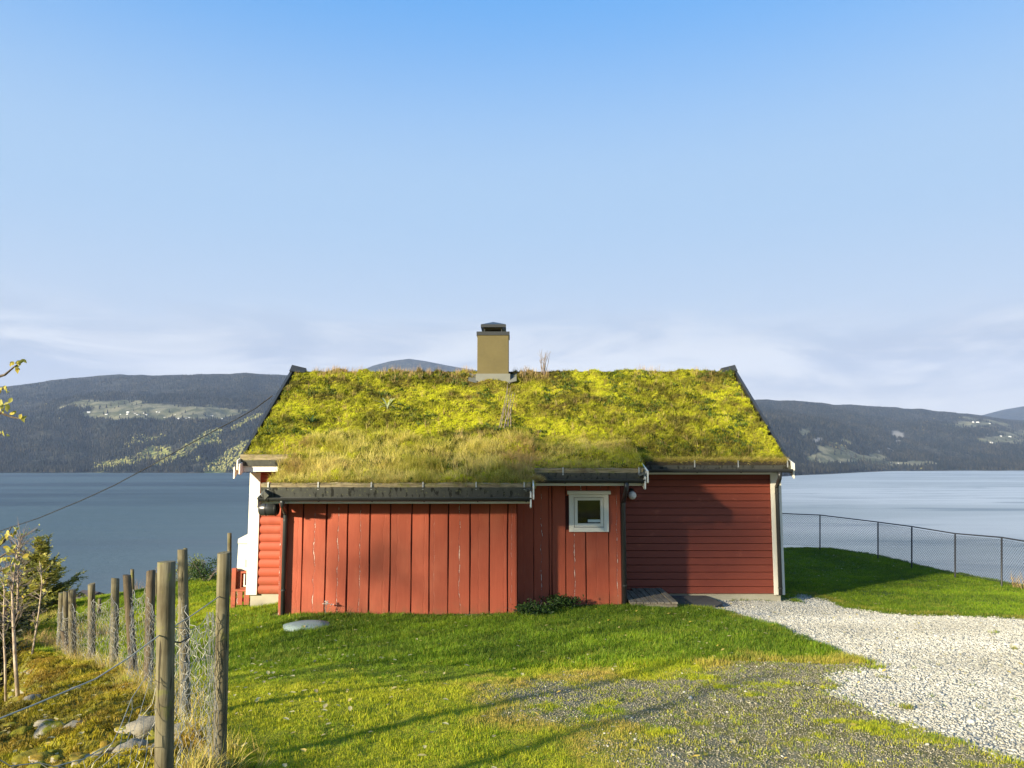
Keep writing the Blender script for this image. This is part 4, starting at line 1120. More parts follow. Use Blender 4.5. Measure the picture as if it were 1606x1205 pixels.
# ---- roof growth
def roof_top(x, y):
    x = np.asarray(x, float); y = np.asarray(y, float)
    z = np.where(y >= EAVE_Y, turf_plane_main(x, y), -99)
    sx0, sx1 = PX(418, 757, S_EY), PX(838, 757, S_EY); ax1 = PX(1009, 735, A_EY)
    zs = np.where((x > sx0) & (x < sx1) & (y >= S_EY) & (y < 15), turf_plane_shed(x, y), -99)
    za = np.where((x > sx1-0.1) & (x < ax1) & (y >= A_EY) & (y < 14.8), turf_plane_annex(x, y), -99)
    reg = np.where((zs >= z) & (zs >= za), 1, np.where((za >= z), 2, 0))
    zz_ = np.maximum(np.maximum(z, zs), za) + bump(x, y)
    ok = (zz_ > -5) & ((x > RXL+0.08) & (x < RXR-0.08)) & ~((x > hx0-0.08) & (x < hx1+0.08) & (y > CY0-0.08) & (y < CY1+0.05))
    return zz_, reg, ok
def roof_fields(x, y):
    """tint (0 dark .. 1 lime) and dryness over the roof"""
    a = fbm(x*0.9+5, y*1.6, 501, 4); b = fbm(x*3.0, y*5.0, 502, 4); c = fbm(x*1.2-7, y*1.5, 503, 4); d_ = fbm(x*7, y*11, 504, 3)
    tint = np.clip(0.63 + (a-0.5)*2.2 + (b-0.5)*1.5 + (d_-0.5)*0.7, 0, 1)
    top = sstep(y, 16.2, 17.1); tint = tint - 0.20*top
    dry = np.clip((c-0.5)*2.0 + (0.5-b)*1.3 + (d_-0.5)*1.0 - 0.14 + 0.28*top, 0, 1)
    return np.clip(tint, 0, 1), dry
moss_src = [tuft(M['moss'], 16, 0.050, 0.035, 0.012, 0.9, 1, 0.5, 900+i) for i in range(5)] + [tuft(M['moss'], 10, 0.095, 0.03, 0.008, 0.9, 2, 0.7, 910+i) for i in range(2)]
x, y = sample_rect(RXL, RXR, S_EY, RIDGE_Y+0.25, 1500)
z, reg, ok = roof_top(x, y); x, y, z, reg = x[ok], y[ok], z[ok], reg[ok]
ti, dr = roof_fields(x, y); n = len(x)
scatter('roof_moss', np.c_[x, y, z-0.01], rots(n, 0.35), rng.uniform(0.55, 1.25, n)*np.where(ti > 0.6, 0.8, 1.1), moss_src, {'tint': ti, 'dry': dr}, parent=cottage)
# longer grass: over the shed, on the annex, drooping over every eave
g_src = [tuft(M['roofgrass'], 14, 0.24, 0.05, 0.0060, 0.9, 3, 0.8, 920+i) for i in range(5)]
x, y = sample_rect(RXL, RXR, S_EY-0.03, RIDGE_Y, 900)
z, reg, ok = roof_top(x, y); x, y, z, reg = x[ok], y[ok], z[ok], reg[ok]
nz = fbm(x*1.3, y*1.3, 520, 4)
keep = np.where(reg == 1, sstep(y + (nz-0.5)*2.6, 14.5, 13.5)*(0.22+0.6*sstep(fbm(x*2.0, y*2.0, 523, 3), 0.38, 0.58)), np.where(reg == 2, 0.55, sstep(y+(nz-0.5)*1.2, 14.6, 13.9)*0.40 + 0.03 + 0.10*sstep(nz, 0.55, 0.65)))
k = rng.uniform(size=len(x)) < keep; x, y, z, reg, nz = x[k], y[k], z[k], reg[k], nz[k]; n = len(x)
n5 = fbm(x*2.2, y*2.2, 521, 4)
u_, v_ = to_pix(x, y, z)
brown = np.clip(blob(u_, v_, 825, 735, 40, 40)*1.1 + blob(u_, v_, 455, 715, 32, 36)*0.8 + blob(u_, v_, 1010, 690, 60, 20)*0.4, 0, 1)
ti = np.clip(np.where(reg == 1, 0.76, 0.48) + (n5-0.5)*1.5 + rng.normal(0, 0.12, n), 0, 1)
dr = np.clip(np.where(reg == 1, 0.10, 0.05) + (fbm(x*1.7, y*1.7, 522, 4)-0.5)*1.5 + brown, 0, 1)
sc2 = rng.uniform(0.5, 1.15, n)*np.where(reg == 1, 1.0, np.where(reg == 2, 0.7, 0.55))
rt = np.c_[rng.normal(0.12, 0.30, n), rng.normal(0, 0.25, n), rng.normal(0, 0.9, n)]
scatter('roof_grass', np.c_[x, y, z-0.01], rt, sc2, g_src, {'tint': ti, 'dry': dr}, parent=cottage)
# fringe hanging over the eaves
fx, fy, fz, ft, fd = [], [], [], [], []
for (ua, ub, Y, v, dens, dr0) in ((425, 835, S_EY, 757, 110, 0.25), (842, 1008, A_EY, 734, 90, 0.3), (1012, 1236, EAVE_Y, 724, 330, 0.35), (382, 450, EAVE_Y, 713, 90, 0.1), (820, 852, S_EY+0.15, 752, 380, 0.8)):
    x0, x1 = PX(ua, v, Y), PX(ub, v, Y); k = int((x1-x0)*dens)
    xx = rng.uniform(x0, x1, k); fx += list(xx); fy += list(Y-0.03+rng.uniform(-0.01, 0.10, k)); fz += [PZ(v, Y)+0.0]*k
    ft += list(np.clip(rng.normal(0.5, 0.2, k), 0, 1)); fd += list(np.clip(rng.normal(dr0, 0.25, k), 0, 1))
n = len(fx)
scatter('eave_fringe', np.c_[fx, fy, np.array(fz)+rng.uniform(-0.02, 0.03, n)], np.c_[rng.uniform(0.3, 1.5, n), rng.normal(0, 0.4, n), rng.normal(0, 0.5, n)], rng.uniform(0.25, 0.62, n), g_src, {'tint': ft, 'dry': fd}, parent=cottage)
# herbs: low dark leafy clumps
h_src = [tuft(M['herb'], 16, 0.075, 0.06, 0.022, 1.1, 2, 0.5, 940+i) for i in range(4)]
x, y = sample_rect(RXL, RXR, S_EY, RIDGE_Y, 260)
z, reg, ok = roof_top(x, y); x, y, z = x[ok], y[ok], z[ok]
k = fbm(x*1.7+3, y*2.6, 530, 4) > 0.60; x, y, z = x[k], y[k], z[k]; n = len(x)
scatter('roof_herbs', np.c_[x, y, z], rots(n, 0.3), rng.uniform(0.5, 1.1, n), h_src, {'tint': rng.uniform(0.2, 1, n), 'dry': rng.uniform(0, 0.3, n)}, parent=cottage)
# dry stalks along the ridge and here and there
d_src = [tuft(M['drygrass'], 8, 0.21, 0.05, 0.006, 0.35, 2, 0.6, 950+i) for i in range(4)]
k = 620; x = rng.uniform(RXL+0.2, RXR-0.2, k); y = RIDGE_Y - np.abs(rng.normal(0, 0.18, k)); nzz = fbm(x*1.6, x*0, 540, 3)
w_ = sum(np.exp(-((x-PX(u0, 578, RIDGE_Y))/0.22)**2) for u0 in (527, 553, 640, 700, 735, 815, 845, 610, 680)); kp = rng.uniform(size=k) < np.clip(w_*1.2 + sstep(nzz, 0.45, 0.65)*0.6, 0, 1)
x, y = x[kp], y[kp]
x2, y2 = sample_rect(RXL, RXR, S_EY, RIDGE_Y, 7); x = np.r_[x, x2]; y = np.r_[y, y2]
z, reg, ok = roof_top(x, y); x, y, z = x[ok], y[ok], z[ok]; n = len(x)
scatter('roof_stalks', np.c_[x, y, z], rots(n, 0.12), rng.uniform(0.45, 1.15, n), d_src, {'tint': rng.uniform(0.1, 1, n), 'dry': rng.uniform(0, 0.6, n)}, parent=cottage)

# single plants on the roof
def bare_stems(name, base, hgt, n, spread, m, label, cat, seed, r0=0.006, fork=3, parent=None):
    r = np.random.default_rng(seed); mb_ = MB(); base = Vector(base)
    for i in range(n):
        a = r.uniform(0, 2*math.pi); l = r.uniform(0.2, 1)*spread; h = hgt*r.uniform(0.55, 1)
        p0 = base + Vector((r.normal(0, 0.02), r.normal(0, 0.02), -0.03)); tip = base + Vector((l*math.cos(a), l*math.sin(a)*0.6, h))
        mid = (p0+tip)/2 + Vector((r.normal(0, 0.03)*hgt, 0, r.uniform(0, 0.08)*hgt))
        mb_.tube([p0, mid, tip], [r0, r0*0.7, r0*0.25], 4)
        for k in range(fork):
            t = r.uniform(0.35, 0.9); q = mid.lerp(tip, (t-0.35)/0.65); d = Vector((r.normal(0, 0.5), r.normal(0, 0.4), r.uniform(0.6, 1.2))).normalized()*hgt*r.uniform(0.12, 0.3)
            mb_.tube([q, q+d], [r0*0.5, r0*0.2], 3)
    o = mb_.build(name, m, parent); centre_origin(o)
    if label: tag(o, label, cat)
    return o
def rz(u, v, d):
    p = P(u, v, d); z, _, _ = roof_top(np.array([p.x]), np.array([d])); return Vector((p.x, d, float(z[0])))
bare_stems('bare_shrub', rz(852, 578, 16.95), 0.62, 12, 0.26, M['twig'], 'leafless twiggy shrub rising above the ridge to the right of the chimney', 'shrub', 5, 0.007)
bare_stems('dead_weed', rz(823, 578, 16.95), 0.30, 4, 0.06, M['twig'], 'short dark dead weed on the ridge between chimney and bare shrub', 'weed', 6, 0.006)
p = rz(793, 684, 14.6)
o = MB(); r_ = np.random.default_rng(3)
for k in range(7):
    b0 = Vector((p.x+r_.normal(0, .05), p.y, p.z)); y2 = p.y+r_.uniform(1.6, 2.4); z2, _, _ = roof_top(np.array([p.x]), np.array([y2]))
    tp = Vector((p.x+r_.normal(0.09, 0.05), p.y+r_.uniform(0.5, 1.0), 0)); tp.z = ZE+SLOPE*(tp.y-EAVE_Y)+r_.uniform(0.35, 0.65)
    o.tube([b0, (b0+tp)/2+Vector((r_.normal(0, .03), 0, 0.05)), tp], [0.009, 0.007, 0.004], 5)
o = o.build('tall_dead_stalks', M['drygrass'].copy() if False else M['twig']); centre_origin(o)
tag(o, 'tall bundle of dry brown stalks leaning up the roof below the chimney', 'dry plant')
def rosette(name, base, n, L, wd, m, label, cat, seed, lift=0.35):
    r = np.random.default_rng(seed); V, Fc, R = [], [], []
    for i in range(n):
        a = 2*math.pi*i/n + r.normal(0, 0.2); l = L*r.uniform(0.7, 1.1); dx, dy = math.cos(a), math.sin(a); sx, sy = -dy, dx; b = len(V)
        for k in range(5):
            t = k/4; ww = wd*math.sin(math.pi*min(0.97, 0.12+0.85*t)); h = lift*l*math.sin(t*2.0) ; rr = l*t
            for s_ in (-1, 0, 1): V.append((dx*rr+sx*ww*s_*0.5, dy*rr*0.8+sy*ww*s_*0.5, h + SLOPE*dy*rr*0.8 + (0.25*ww if s_ else 0))); R.append(r.uniform(0.1, 0.9))
        for k in range(4):
            for s_ in (0, 1): Fc.append((b+3*k+s_, b+3*k+s_+1, b+3*k+s_+4, b+3*k+s_+3))
    V = np.array(V) + np.array(base)
    o = np_mesh(name, V, np.array(Fc), m, attrs={'rv': R}, smooth=True); centre_origin(o); return tag(o, label, cat)
rosette('woolly_plant', rz(607, 641, 15.55)+Vector((0, 0, 0.02)), 9, 0.33, 0.045, M['grey_leaf'], 'pale grey-green rosette plant spreading on the left half of the turf roof', 'plant', 8)
rosette('dark_fern', rz(488, 666, 15.0)+Vector((0, 0, 0.02)), 14, 0.17, 0.035, M['shrub_green'], 'small dark green fern on the lower left of the turf roof', 'fern', 9, 0.7)

# power line fixed to the gable
pl = [P(u, v, d) for u, v, d in ((427, 621, 16.2), (400, 641, 17.5), (370, 658, 19), (330, 679, 22), (280, 706, 26), (230, 734, 32), (180, 761, 39), (130, 784, 47), (60, 813, 58), (0, 833, 70), (-60, 850, 85))]
m_ = MB(); m_.tube(pl, [0.012, .0125, .0135, .015, .018, .022, .026, .03, .036, .042, .048], 6); o = m_.build('power_line', M['cable'], smooth=True); centre_origin(o)
tag(o, 'black overhead cable sloping from the left gable down across the fjord view', 'cable')
#PART3
# ------------------------------------------------------------------ things round the cottage
m_top = 0
# wooden step
stx0, stx1 = PX(987.5, 944, 12.75), PX(1063, 944, 12.75); stz = P(1000, 944.5, 12.75).z
step = empty('wooden_step', ((stx0+stx1)/2, 13.4, stz-0.14), 'low weathered grey plank step against the wall beside the annex downpipe', 'step')
ns_ = 7
for i in range(ns_):
    a = stx0 + (stx1-stx0)*i/ns_; b = stx0 + (stx1-stx0)*(i+1)/ns_
    m_ = MB(); dz = rng.uniform(-.004, .004); m_.box(a+0.005, b-0.005, 12.72+rng.uniform(-.008, .008), 14.10 - (0.30 if i < 2 else 0), stz-0.028+dz, stz+dz)
    centre_origin(m_.build('plank', M['deck'], step, bevel=0.003))
for (a, b, c, d) in ((stx0+0.03, stx1-0.01, 12.735, 12.765), (stx0+0.03, stx1-0.01, 14.04, 14.07)):
    m_ = MB(); m_.box(a, b, c, d, stz-0.165, stz-0.034); centre_origin(m_.build('front_board', M['deck_side'], step, bevel=0.003))
for a in (stx0+0.03, stx1-0.04):
    m_ = MB(); m_.box(a, a+0.028, 12.767, 14.03, stz-0.16, stz-0.036); centre_origin(m_.build('side_board', M['deck'], step))
# small concrete apron
m_ = MB(); xa, xb = stx1+0.06, PX(1128, 950, 13.5); poly = [(xa, 12.95), (xb-0.25, 12.98), (xb+0.05, 13.45), (xb-0.05, 14.17), (xa-.9, 14.17), (xa-.9, 13.9)]
m_.prism(poly, 'z', -0.3, P(1090, 948, 13.4).z+0.015); tag(m_.build('concrete_apron', M['slab'], bevel=0.01), kind='structure')
# half-buried round lid in the lawn
q = hit(481, 984); m_ = MB()
nn = 28; ring = lambda r, z: [(q.x+r*math.cos(2*math.pi*k/nn)*(1+0.04*math.sin(5*k)), q.y+r*math.sin(2*math.pi*k/nn), q.z+z) for k in range(nn)]
R0, R1, R2 = ring(0.34, -0.03), ring(0.335, 0.035), ring(0.20, 0.062)
m_.add(R0+R1+R2+[(q.x, q.y, q.z+0.07)], [(k, (k+1) % nn, nn+(k+1) % nn, nn+k) for k in range(nn)] + [(nn+k, nn+(k+1) % nn, 2*nn+(k+1) % nn, 2*nn+k) for k in range(nn)] + [(2*nn+k, 2*nn+(k+1) % nn, 3*nn) for k in range(nn)])
o = m_.build('well_lid', M['lid'], smooth=True); centre_origin(o); tag(o, 'pale blue-green round lid sunk in the lawn before the left end of the shed', 'lid')

# red railing, cabinet and cream box at the terrace behind the left corner
Yr = 15.0
rail = empty('red_railing', tuple(P(380, 949, Yr)), 'red painted slatted terrace railing showing left of the white corner board', 'railing')
for a, b in ((362, 369), (371.5, 380), (383, 391), (394, 399.5)):
    m_ = MB(); m_.box(PX(a, 930, Yr), PX(b, 930, Yr), Yr, Yr+0.022, PZ(949, Yr), PZ(928, Yr)); centre_origin(m_.build('slat', M['red_v'], rail))
m_ = MB(); m_.box(PX(362, 930, Yr), PX(400, 930, Yr), Yr+0.024, Yr+0.065, PZ(944, Yr), PZ(939, Yr)); m_.build('rail', M['red_h'], rail)
m_ = MB(); m_.box(PX(369, 930, Yr), PX(400, 930, Yr), Yr-0.02, Yr+0.10, PZ(927.5, Yr), PZ(924.5, Yr)); m_.build('rail', M['red_h'], rail)
m_ = MB(); m_.box(PX(362.5, 900, Yr), PX(369, 900, Yr), Yr+0.03, Yr+0.10, PZ(949, Yr)-0.1, PZ(892, Yr)); m_.build('post', M['red_v'], rail)
for a in (366, 368.5):
    m_ = MB(); m_.box(PX(a-.9, 900, Yr), PX(a+.9, 900, Yr), Yr+0.5, Yr+0.53, PZ(895, Yr), PZ(887, Yr)); m_.build('slat', M['red_v'], rail)
Yc = 15.1
cab = empty('red_cabinet', tuple(P(385, 925, Yc)), 'small red cabinet with a white framed opening standing on the terrace rail', 'cabinet')
m_ = MB(); x0, x1, x2, x3 = PX(369.5, 910, Yc), PX(378.5, 910, Yc), PX(388, 910, Yc), PX(398, 910, Yc)
zc0, zc1 = PZ(924, Yc), PZ(896.5, Yc)
m_.box(x0, x1, Yc, Yc+.35, zc0, zc1); m_.box(x1, x3, Yc, Yc+.35, zc1-0.035, zc1); m_.box(x1, x3, Yc, Yc+.35, zc0, zc0+0.03); m_.box(x1, x3, Yc+.30, Yc+.35, zc0+0.03, zc1-0.035); m_.box(x2+.05, x3, Yc, Yc+.30, zc0+.03, zc1-.035)
m_.build('body', M['red_v'], cab)
m_ = MB(); m_.box(x1+.05, x1+.075, Yc-.012, Yc+.01, zc0+.05, zc1-.05); m_.box(x1+.075, x2+.05, Yc-.012, Yc+.01, zc0+.05, zc0+.07); m_.build('frame', M['white'], cab)
Yb = 15.15
m_ = MB(); a, b = PX(371, 895, Yb), PX(398, 895, Yb); z0, z1, z2 = PZ(895.5, Yb), PZ(845.5, Yb), PZ(839, Yb)
cb = empty('utility_box', ((a+b)/2, Yb, z0), 'cream plastic box with a pitched lid standing beside the left corner of the cottage', 'box')
m_ = MB(); m_.prism([(a, z0), (b, z0), (b, z1-.10), (a+0.015, z1-.10)], 'y', Yb, Yb+.4); m_.build('body', M['box_white'], cb, bevel=0.012)
m_ = MB(); m_.prism([(a+0.008, z1-.097), (b+.02, z1-.097), (b+.02, z1+.03), ((a+b)/2+.06, z2+.03), (a+0.01, z1)], 'y', Yb-.012, Yb+.42); m_.build('lid', M['box_white'], cb, bevel=0.010)
m_ = MB(); m_.box(PX(384.5, 885, Yb), PX(388.5, 885, Yb), Yb-.03, Yb-.001, PZ(889, Yb), PZ(878, Yb)); m_.build('latch', M['grey_metal'], cb)

# ------------------------------------------------------------------ wire fence on the bank
fence = empty('wire_fence', tuple(P(257, 1260, 3.7)), 'old rusty-white wire netting fence on rough wooden posts along the mossy bank', 'fence')
def post_mesh(p0, p1, r, seed, m, parent=None, name='post'):
    rr = np.random.default_rng(seed); n = 14; rings = 12; V = []; p0, p1 = Vector(p0), Vector(p1)
    ax = (p1-p0); tilt = rr.normal(0, 0.12, 2)
    for i in range(rings):
        t = i/(rings-1); c = p0.lerp(p1, t)
        for k in range(n):
            a = 2*math.pi*k/n
            rad = r*(1.04-0.08*t)*(1+0.07*float(fbm(np.array([math.cos(a)*1.3+seed]), np.array([math.sin(a)*1.3+t*3]), 600+seed, 3)[0]-0.5)*2)
            z = 0
            if i == rings-1: z = (math.cos(a)*tilt[0] + math.sin(a)*tilt[1])*r
            if i == rings-2: rad *= 1.0
            V.append((c.x+rad*math.cos(a), c.y+rad*math.sin(a), c.z+z))
    V.append(tuple(p1 + Vector((0, 0, 0.002))))
    Fc = [(i*n+k, i*n+(k+1) % n, (i+1)*n+(k+1) % n, (i+1)*n+k) for i in range(rings-1) for k in range(n)] + [((rings-1)*n+k, (rings-1)*n+(k+1) % n, rings*n) for k in range(n)]
    o = np_mesh(name, np.array(V), Fc, m, parent); 
    me = o.data; sm = np.ones(len(me.polygons), bool); sm[-n:] = False; me.polygons.foreach_set('use_smooth', sm)
    return centre_origin(o)
pb, pt = [], []
for i, a in enumerate(posts):
    top = P(a[0], a[1], a[4]); base = P(a[2], a[3], a[4]); g = gz(base.x, base.y)
    low = base + (base-top).normalized()*0.25
    post_mesh(low, top, a[5], i, M['post'] if i not in (3, 4) else M['post_dark'], fence)
    pb.append(Vector((base.x, base.y, g))); pt.append(top)
# a leaning old stake at the end of the row
q0, q1 = P(110, 1034, 12.3), P(99, 990, 12.5); post_mesh(q0, q1, 0.045, 40, M['post_dark'], fence, 'stake')
def hexnet(A, B, h0, h1, seed, parent, w=0.10, sagt=0.12, crumple=0.03, r=0.0013, side=0.06, lean=0.0, zref=None):
    """netting between two posts: A, B are base points; h0(t), h1(t) give its lower and upper edge above the line A-B"""
    L = math.hypot(B.x-A.x, B.y-A.y); H = h1(0.5)-h0(0.5)
    nc = max(2, round(L/w)); hs = w*0.42; nr = max(2, int(round(((h1(0)-h0(0))/(hs*1.5)))))
    nrm = Vector((-(B.y-A.y), B.x-A.x, 0)).normalized()
    if nrm.x > 0: nrm = -nrm
    m_ = MB(); rr = np.random.default_rng(seed); cache = {}
    def pt_(s, k2, j):
        """s in columns, row j, k2 = 0 lower / 1 upper knot"""
        key = (round(s*2), j, k2)
        if key in cache: return cache[key]
        t = s/nc; v = (j + k2*0.45)/nr
        z = A.z + (B.z-A.z)*t + h0(t) + (h1(t)-h0(t))*v
        x = A.x + (B.x-A.x)*t; y = A.y + (B.y-A.y)*t
        p = Vector((x, y, z))
        env = 0.35 + 0.65*math.sin(math.pi*min(max(t, 0), 1))
        b1 = float(fbm(np.array([x*3+y*3]), np.array([z*3+seed]), 700+seed, 3)[0])-0.5
        p += nrm*(side + env*(b1*crumple*5)) + Vector((rr.normal(0, crumple*.30), rr.normal(0, crumple*.30), rr.normal(0, crumple*.28)))
        cache[key] = p; return p
    def wire(a, b): m_.tube([a, b], r, 3, cap=False)
    for j in range(nr):
        off = 0.5 if j % 2 else 0.0
        for c in range(nc+1):
            s = c + off
            if s > nc: continue
            lo, hi = pt_(s, 0, j), pt_(s, 1, j)
            wire(lo, hi)                                            # twisted upright
            if j < nr-1:
                for ds in (-0.5, 0.5):
                    if 0 <= s+ds <= nc: wire(hi, pt_(s+ds, 0, j+1))
    top = [pt_(c + (0.5 if (nr-1) % 2 else 0), 1, nr-1) for c in range(nc)]
    m_.tube(top, r*1.5, 4, cap=False)
    o = m_.build('wire_netting', M['wire'], parent); return centre_origin(o)
for i in range(len(posts)-1):
    A, B = pb[i], pb[i+1]; sg = 0.10 + 0.18*((i*37) % 5)/5; hh = [0.98, 0.95, 0.98, 1.05, 1.0, 0.95, 0.9, 0.85, 0.8][i]
    hexnet(A, B, lambda t: 0.02, (lambda t, sg=sg, hh=hh: hh - sg*math.sin(math.pi*t)), 10+i, fence, r=0.0014 if i < 3 else 0.0019, crumple=0.028)
# loose netting and strand running down towards the lower left
Aq = Vector((-2.75, 2.55, gz(-2.75, 2.55)-0.05)); Bq = pb[0].copy()
st0, st1 = P(-40, 1142, 2.75), P(250, 999, 3.66)
hexnet(Vector((st0.x, st0.y, st0.z-0.55)), Vector((st1.x, st1.y, st1.z-0.75)), lambda t: -0.1, lambda t: 0.52+0.15*t-0.25*math.sin(math.pi*t), 33, fence, w=0.10, r=0.0014, side=0.0, crumple=0.04)
m_ = MB(); m_.tube([P(-60, 1150, 2.7), P(0, 1127, 2.85), P(50, 1107, 3.0), P(100, 1086, 3.15), P(150, 1065, 3.35), P(200, 1033, 3.5), P(248, 998, 3.64), P(300, 966, 4.3), P(345, 935, 4.88)], 0.0032, 6); m_.build('wire_strand', M['wire'], fence)
m_ = MB(); m_.tube([P(268, 1006, 3.7), P(283, 1008, 3.75), P(297, 1000, 3.9)], 0.004, 5); m_.build('wire_strand', M['cable'], fence)
# netting bunched round post B
m_ = MB(); r_ = np.random.default_rng(5)
for k in range(9):
    x0, x1 = 333+r_.uniform(-4, 8), 338+r_.uniform(-8, 8); pts = []
    for j in range(12):
        v = 960 + j*22; pts.append(P(np.interp(j, [0, 11], [x0, x1])+r_.normal(0, 3.0)-4, v, 4.82+r_.uniform(-.03, .03)))
    m_.tube(pts, 0.0018, 3, cap=False)
m_.build('wire_bunch', M['wire'], fence)

# older posts standing further down the meadow
def lone_post(u0, v0, u1, v1, d, r, label, k):
    top, base = P(u0, v0, d), P(u1, v1, d)
    low = Vector((base.x, base.y, min(base.z, gz(base.x, base.y)-0.1)))
    o = post_mesh(low, top, r, 50+k, M['post'], None, 'fence_post'); tag(o, label, 'post', 'old posts further down the meadow')
lone_post(156.5, 939, 153, 990, 17, 0.038, 'short leaning post in the meadow just right of the sixth fence post', 1)
lone_post(207.5, 893, 208, 955, 19, 0.045, 'thin post peeping above the dark leaning fence post', 2)
lone_post(360, 836, 360, 930, 17.5, 0.048, 'thin pale post rising behind the post nearest the cottage', 3)
lone_post(291, 860, 291, 930, 18, 0.045, 'post almost hidden behind the tall central fence post', 4)
lone_post(245, 899, 245, 940, 18.5, 0.045, 'post top showing between two fence posts left of centre', 5)

# ------------------------------------------------------------------ chain-link fence by the edge
cl = empty('chain_link_fence', (11.7, 21, -0.6), 'dark chain-link fence with slim steel posts round the right-hand lawn above the fjord', 'fence')
rp = [(Vector(P(u, vb, d)), Vector(P(u, vt, d))) for u, vb, vt, d in rfence]
ex = [(Vector((8.5, 25.7, rp[0][0].z+0.03)), Vector((8.5, 25.7, rp[0][1].z+0.02))), (Vector((6.3, 26.2, rp[0][0].z+0.05)), Vector((6.3, 26.2, rp[0][1].z+0.03)))]
nx_ = [(Vector((11.5, 15.4, rp[-1][0].z+0.10)), Vector((11.45, 15.4, rp[-1][1].z+0.0))), (Vector((11.9, 13.0, rp[-1][0].z+0.3)), Vector((11.9, 13.0, rp[-1][1].z+0.2)))]
allp = ex[::-1] + rp + nx_
for b, t in allp:
    m_ = MB(); m_.tube([(b.x, b.y, b.z-0.4), (b.x, b.y, b.z), tuple(t)], 0.021, 8); m_.build('post', M['fence_dark'], cl, smooth=True)
m_ = MB(); m_.tube([t for b, t in allp], 0.017, 8); m_.build('top_rail', M['fence_dark'], cl, smooth=True)
for i in range(len(allp)-1):
    (b0, t0), (b1, t1) = allp[i], allp[i+1]; L = math.hypot(b1.x-b0.x, b1.y-b0.y); H = 0.98; pitch = 0.075; m_ = MB()
    b0z, b1z = t0.z-0.045-H, t1.z-0.045-H
    def q_(s, h): t = s/L; return Vector((b0.x+(b1.x-b0.x)*t, b0.y+(b1.y-b0.y)*t, b0z+(b1z-b0z)*t+h))
    k = -int(H/pitch)-1
    while k*pitch < L:
        for sgn in (1, -1):
            s0 = k*pitch; a, b = s0, s0+H
            if sgn == -1: a, b = s0+H, s0
            # clip to the panel
            ha, hb = 0.0, H
            if sgn == 1:
                if a < 0: ha = -a; a = 0
                if b > L: hb = H-(b-L); b = L
            else:
                if b < 0: hb = H+b; b = 0
                if a > L: ha = a-L; a = L
            if hb-ha > 0.02: m_.tube([q_(a, ha), q_(b, hb)], 0.0030, 3, cap=False)
        k += 1
    m_.tube([q_(0, H), q_(L, H)], 0.003, 3); m_.tube([q_(0, 0), q_(L, 0)], 0.0035, 3)
    m_.build('chain_link', M['fence_dark'], cl)
# ------------------------------------------------------------------ stones of the bank
import bmesh
def stone_mesh(seed, sub=2):
    r = np.random.default_rng(seed); bm = bmesh.new(); bmesh.ops.create_icosphere(bm, subdivisions=sub, radius=0.5)
    o_ = r.uniform(0, 50, 3)
    for v in bm.verts:
        n_1 = mnoise.noise(Vector(v.co)*2.2 + Vector(o_)); n_2 = mnoise.noise(Vector(v.co)*5 + Vector(o_))
        n_3 = mnoise.noise(Vector(v.co)*11 + Vector(o_)); v.co *= 1 + 0.45*n_1 + 0.22*n_2 + 0.10*n_3
        v.co.z *= 0.62
    me = bpy.data.meshes.new('stone'); bm.to_mesh(me); bm.free()
    me.polygons.foreach_set('use_smooth', np.ones(len(me.polygons), bool)); return me
stones = [stone_mesh(s_, 3) for s_ in range(6)]; bare = [stone_mesh(20+s_, 3) for s_ in range(3)]
for me in stones: me.materials.append(M['mossy_stone'])
for me in bare: me.materials.append(M['bare_stone'])
bank_o = empty('rubble_bank', tuple(hit(80, 1120)), 'mossy rubble stone bank falling away left of the wire fence', 'stone bank')
def put(me, p, s_, rz_, parent, tilt=0.3):
    o = bpy.data.objects.new('stone', me); link(o); o.parent = parent; o.matrix_parent_inverse = world_of(parent).inverted()
    o.location = p; o.scale = s_; o.rotation_euler = (random.gauss(0, tilt), random.gauss(0, tilt), rz_); return o
cnt = 0
for _ in range(6000):
    u, v = random.uniform(-40, 262), random.uniform(1010, 1290)
    p = hit(u, v, d0=2.2, d1=16, n=260)
    a_, b_, c_, _, _ = masks(np.array([p.x]), np.array([p.y]))
    if c_[0] < 0.6 or sdist(np.array([p.x]), np.array([p.y]), RIM)[0] > 0.5: continue
    s_ = random.choice((0.06, 0.08, 0.10, 0.13, 0.17))*random.uniform(0.8, 1.2)
    put(random.choice(stones), p + Vector((0, 0, -0.06*s_)), (s_*random.uniform(0.8, 1.5), s_*random.uniform(0.7, 1.1), s_*random.uniform(0.6, 1.0)), random.uniform(0, 6.3), bank_o)
    cnt += 1
    if cnt >= 280: break
for u, v, s_ in ((232, 1140, 0.26), (206, 1176, 0.24), (236, 1182, 0.18), (166, 1122, 0.16), (283, 1148, 0.17), (66, 1066, 0.17), (60, 1082, 0.12), (50, 1100, 0.20), (117, 1140, 0.14), (70, 1135, 0.14), (125, 1158, 0.12), (145, 1195, 0.12), (120, 1082, 0.13)):
    p = hit(u, v, d0=2.2, d1=16, n=400); put(random.choice(bare), p, (s_*1.15, s_*0.9, s_*0.85), random.uniform(0, 6.3), bank_o, 0.15)

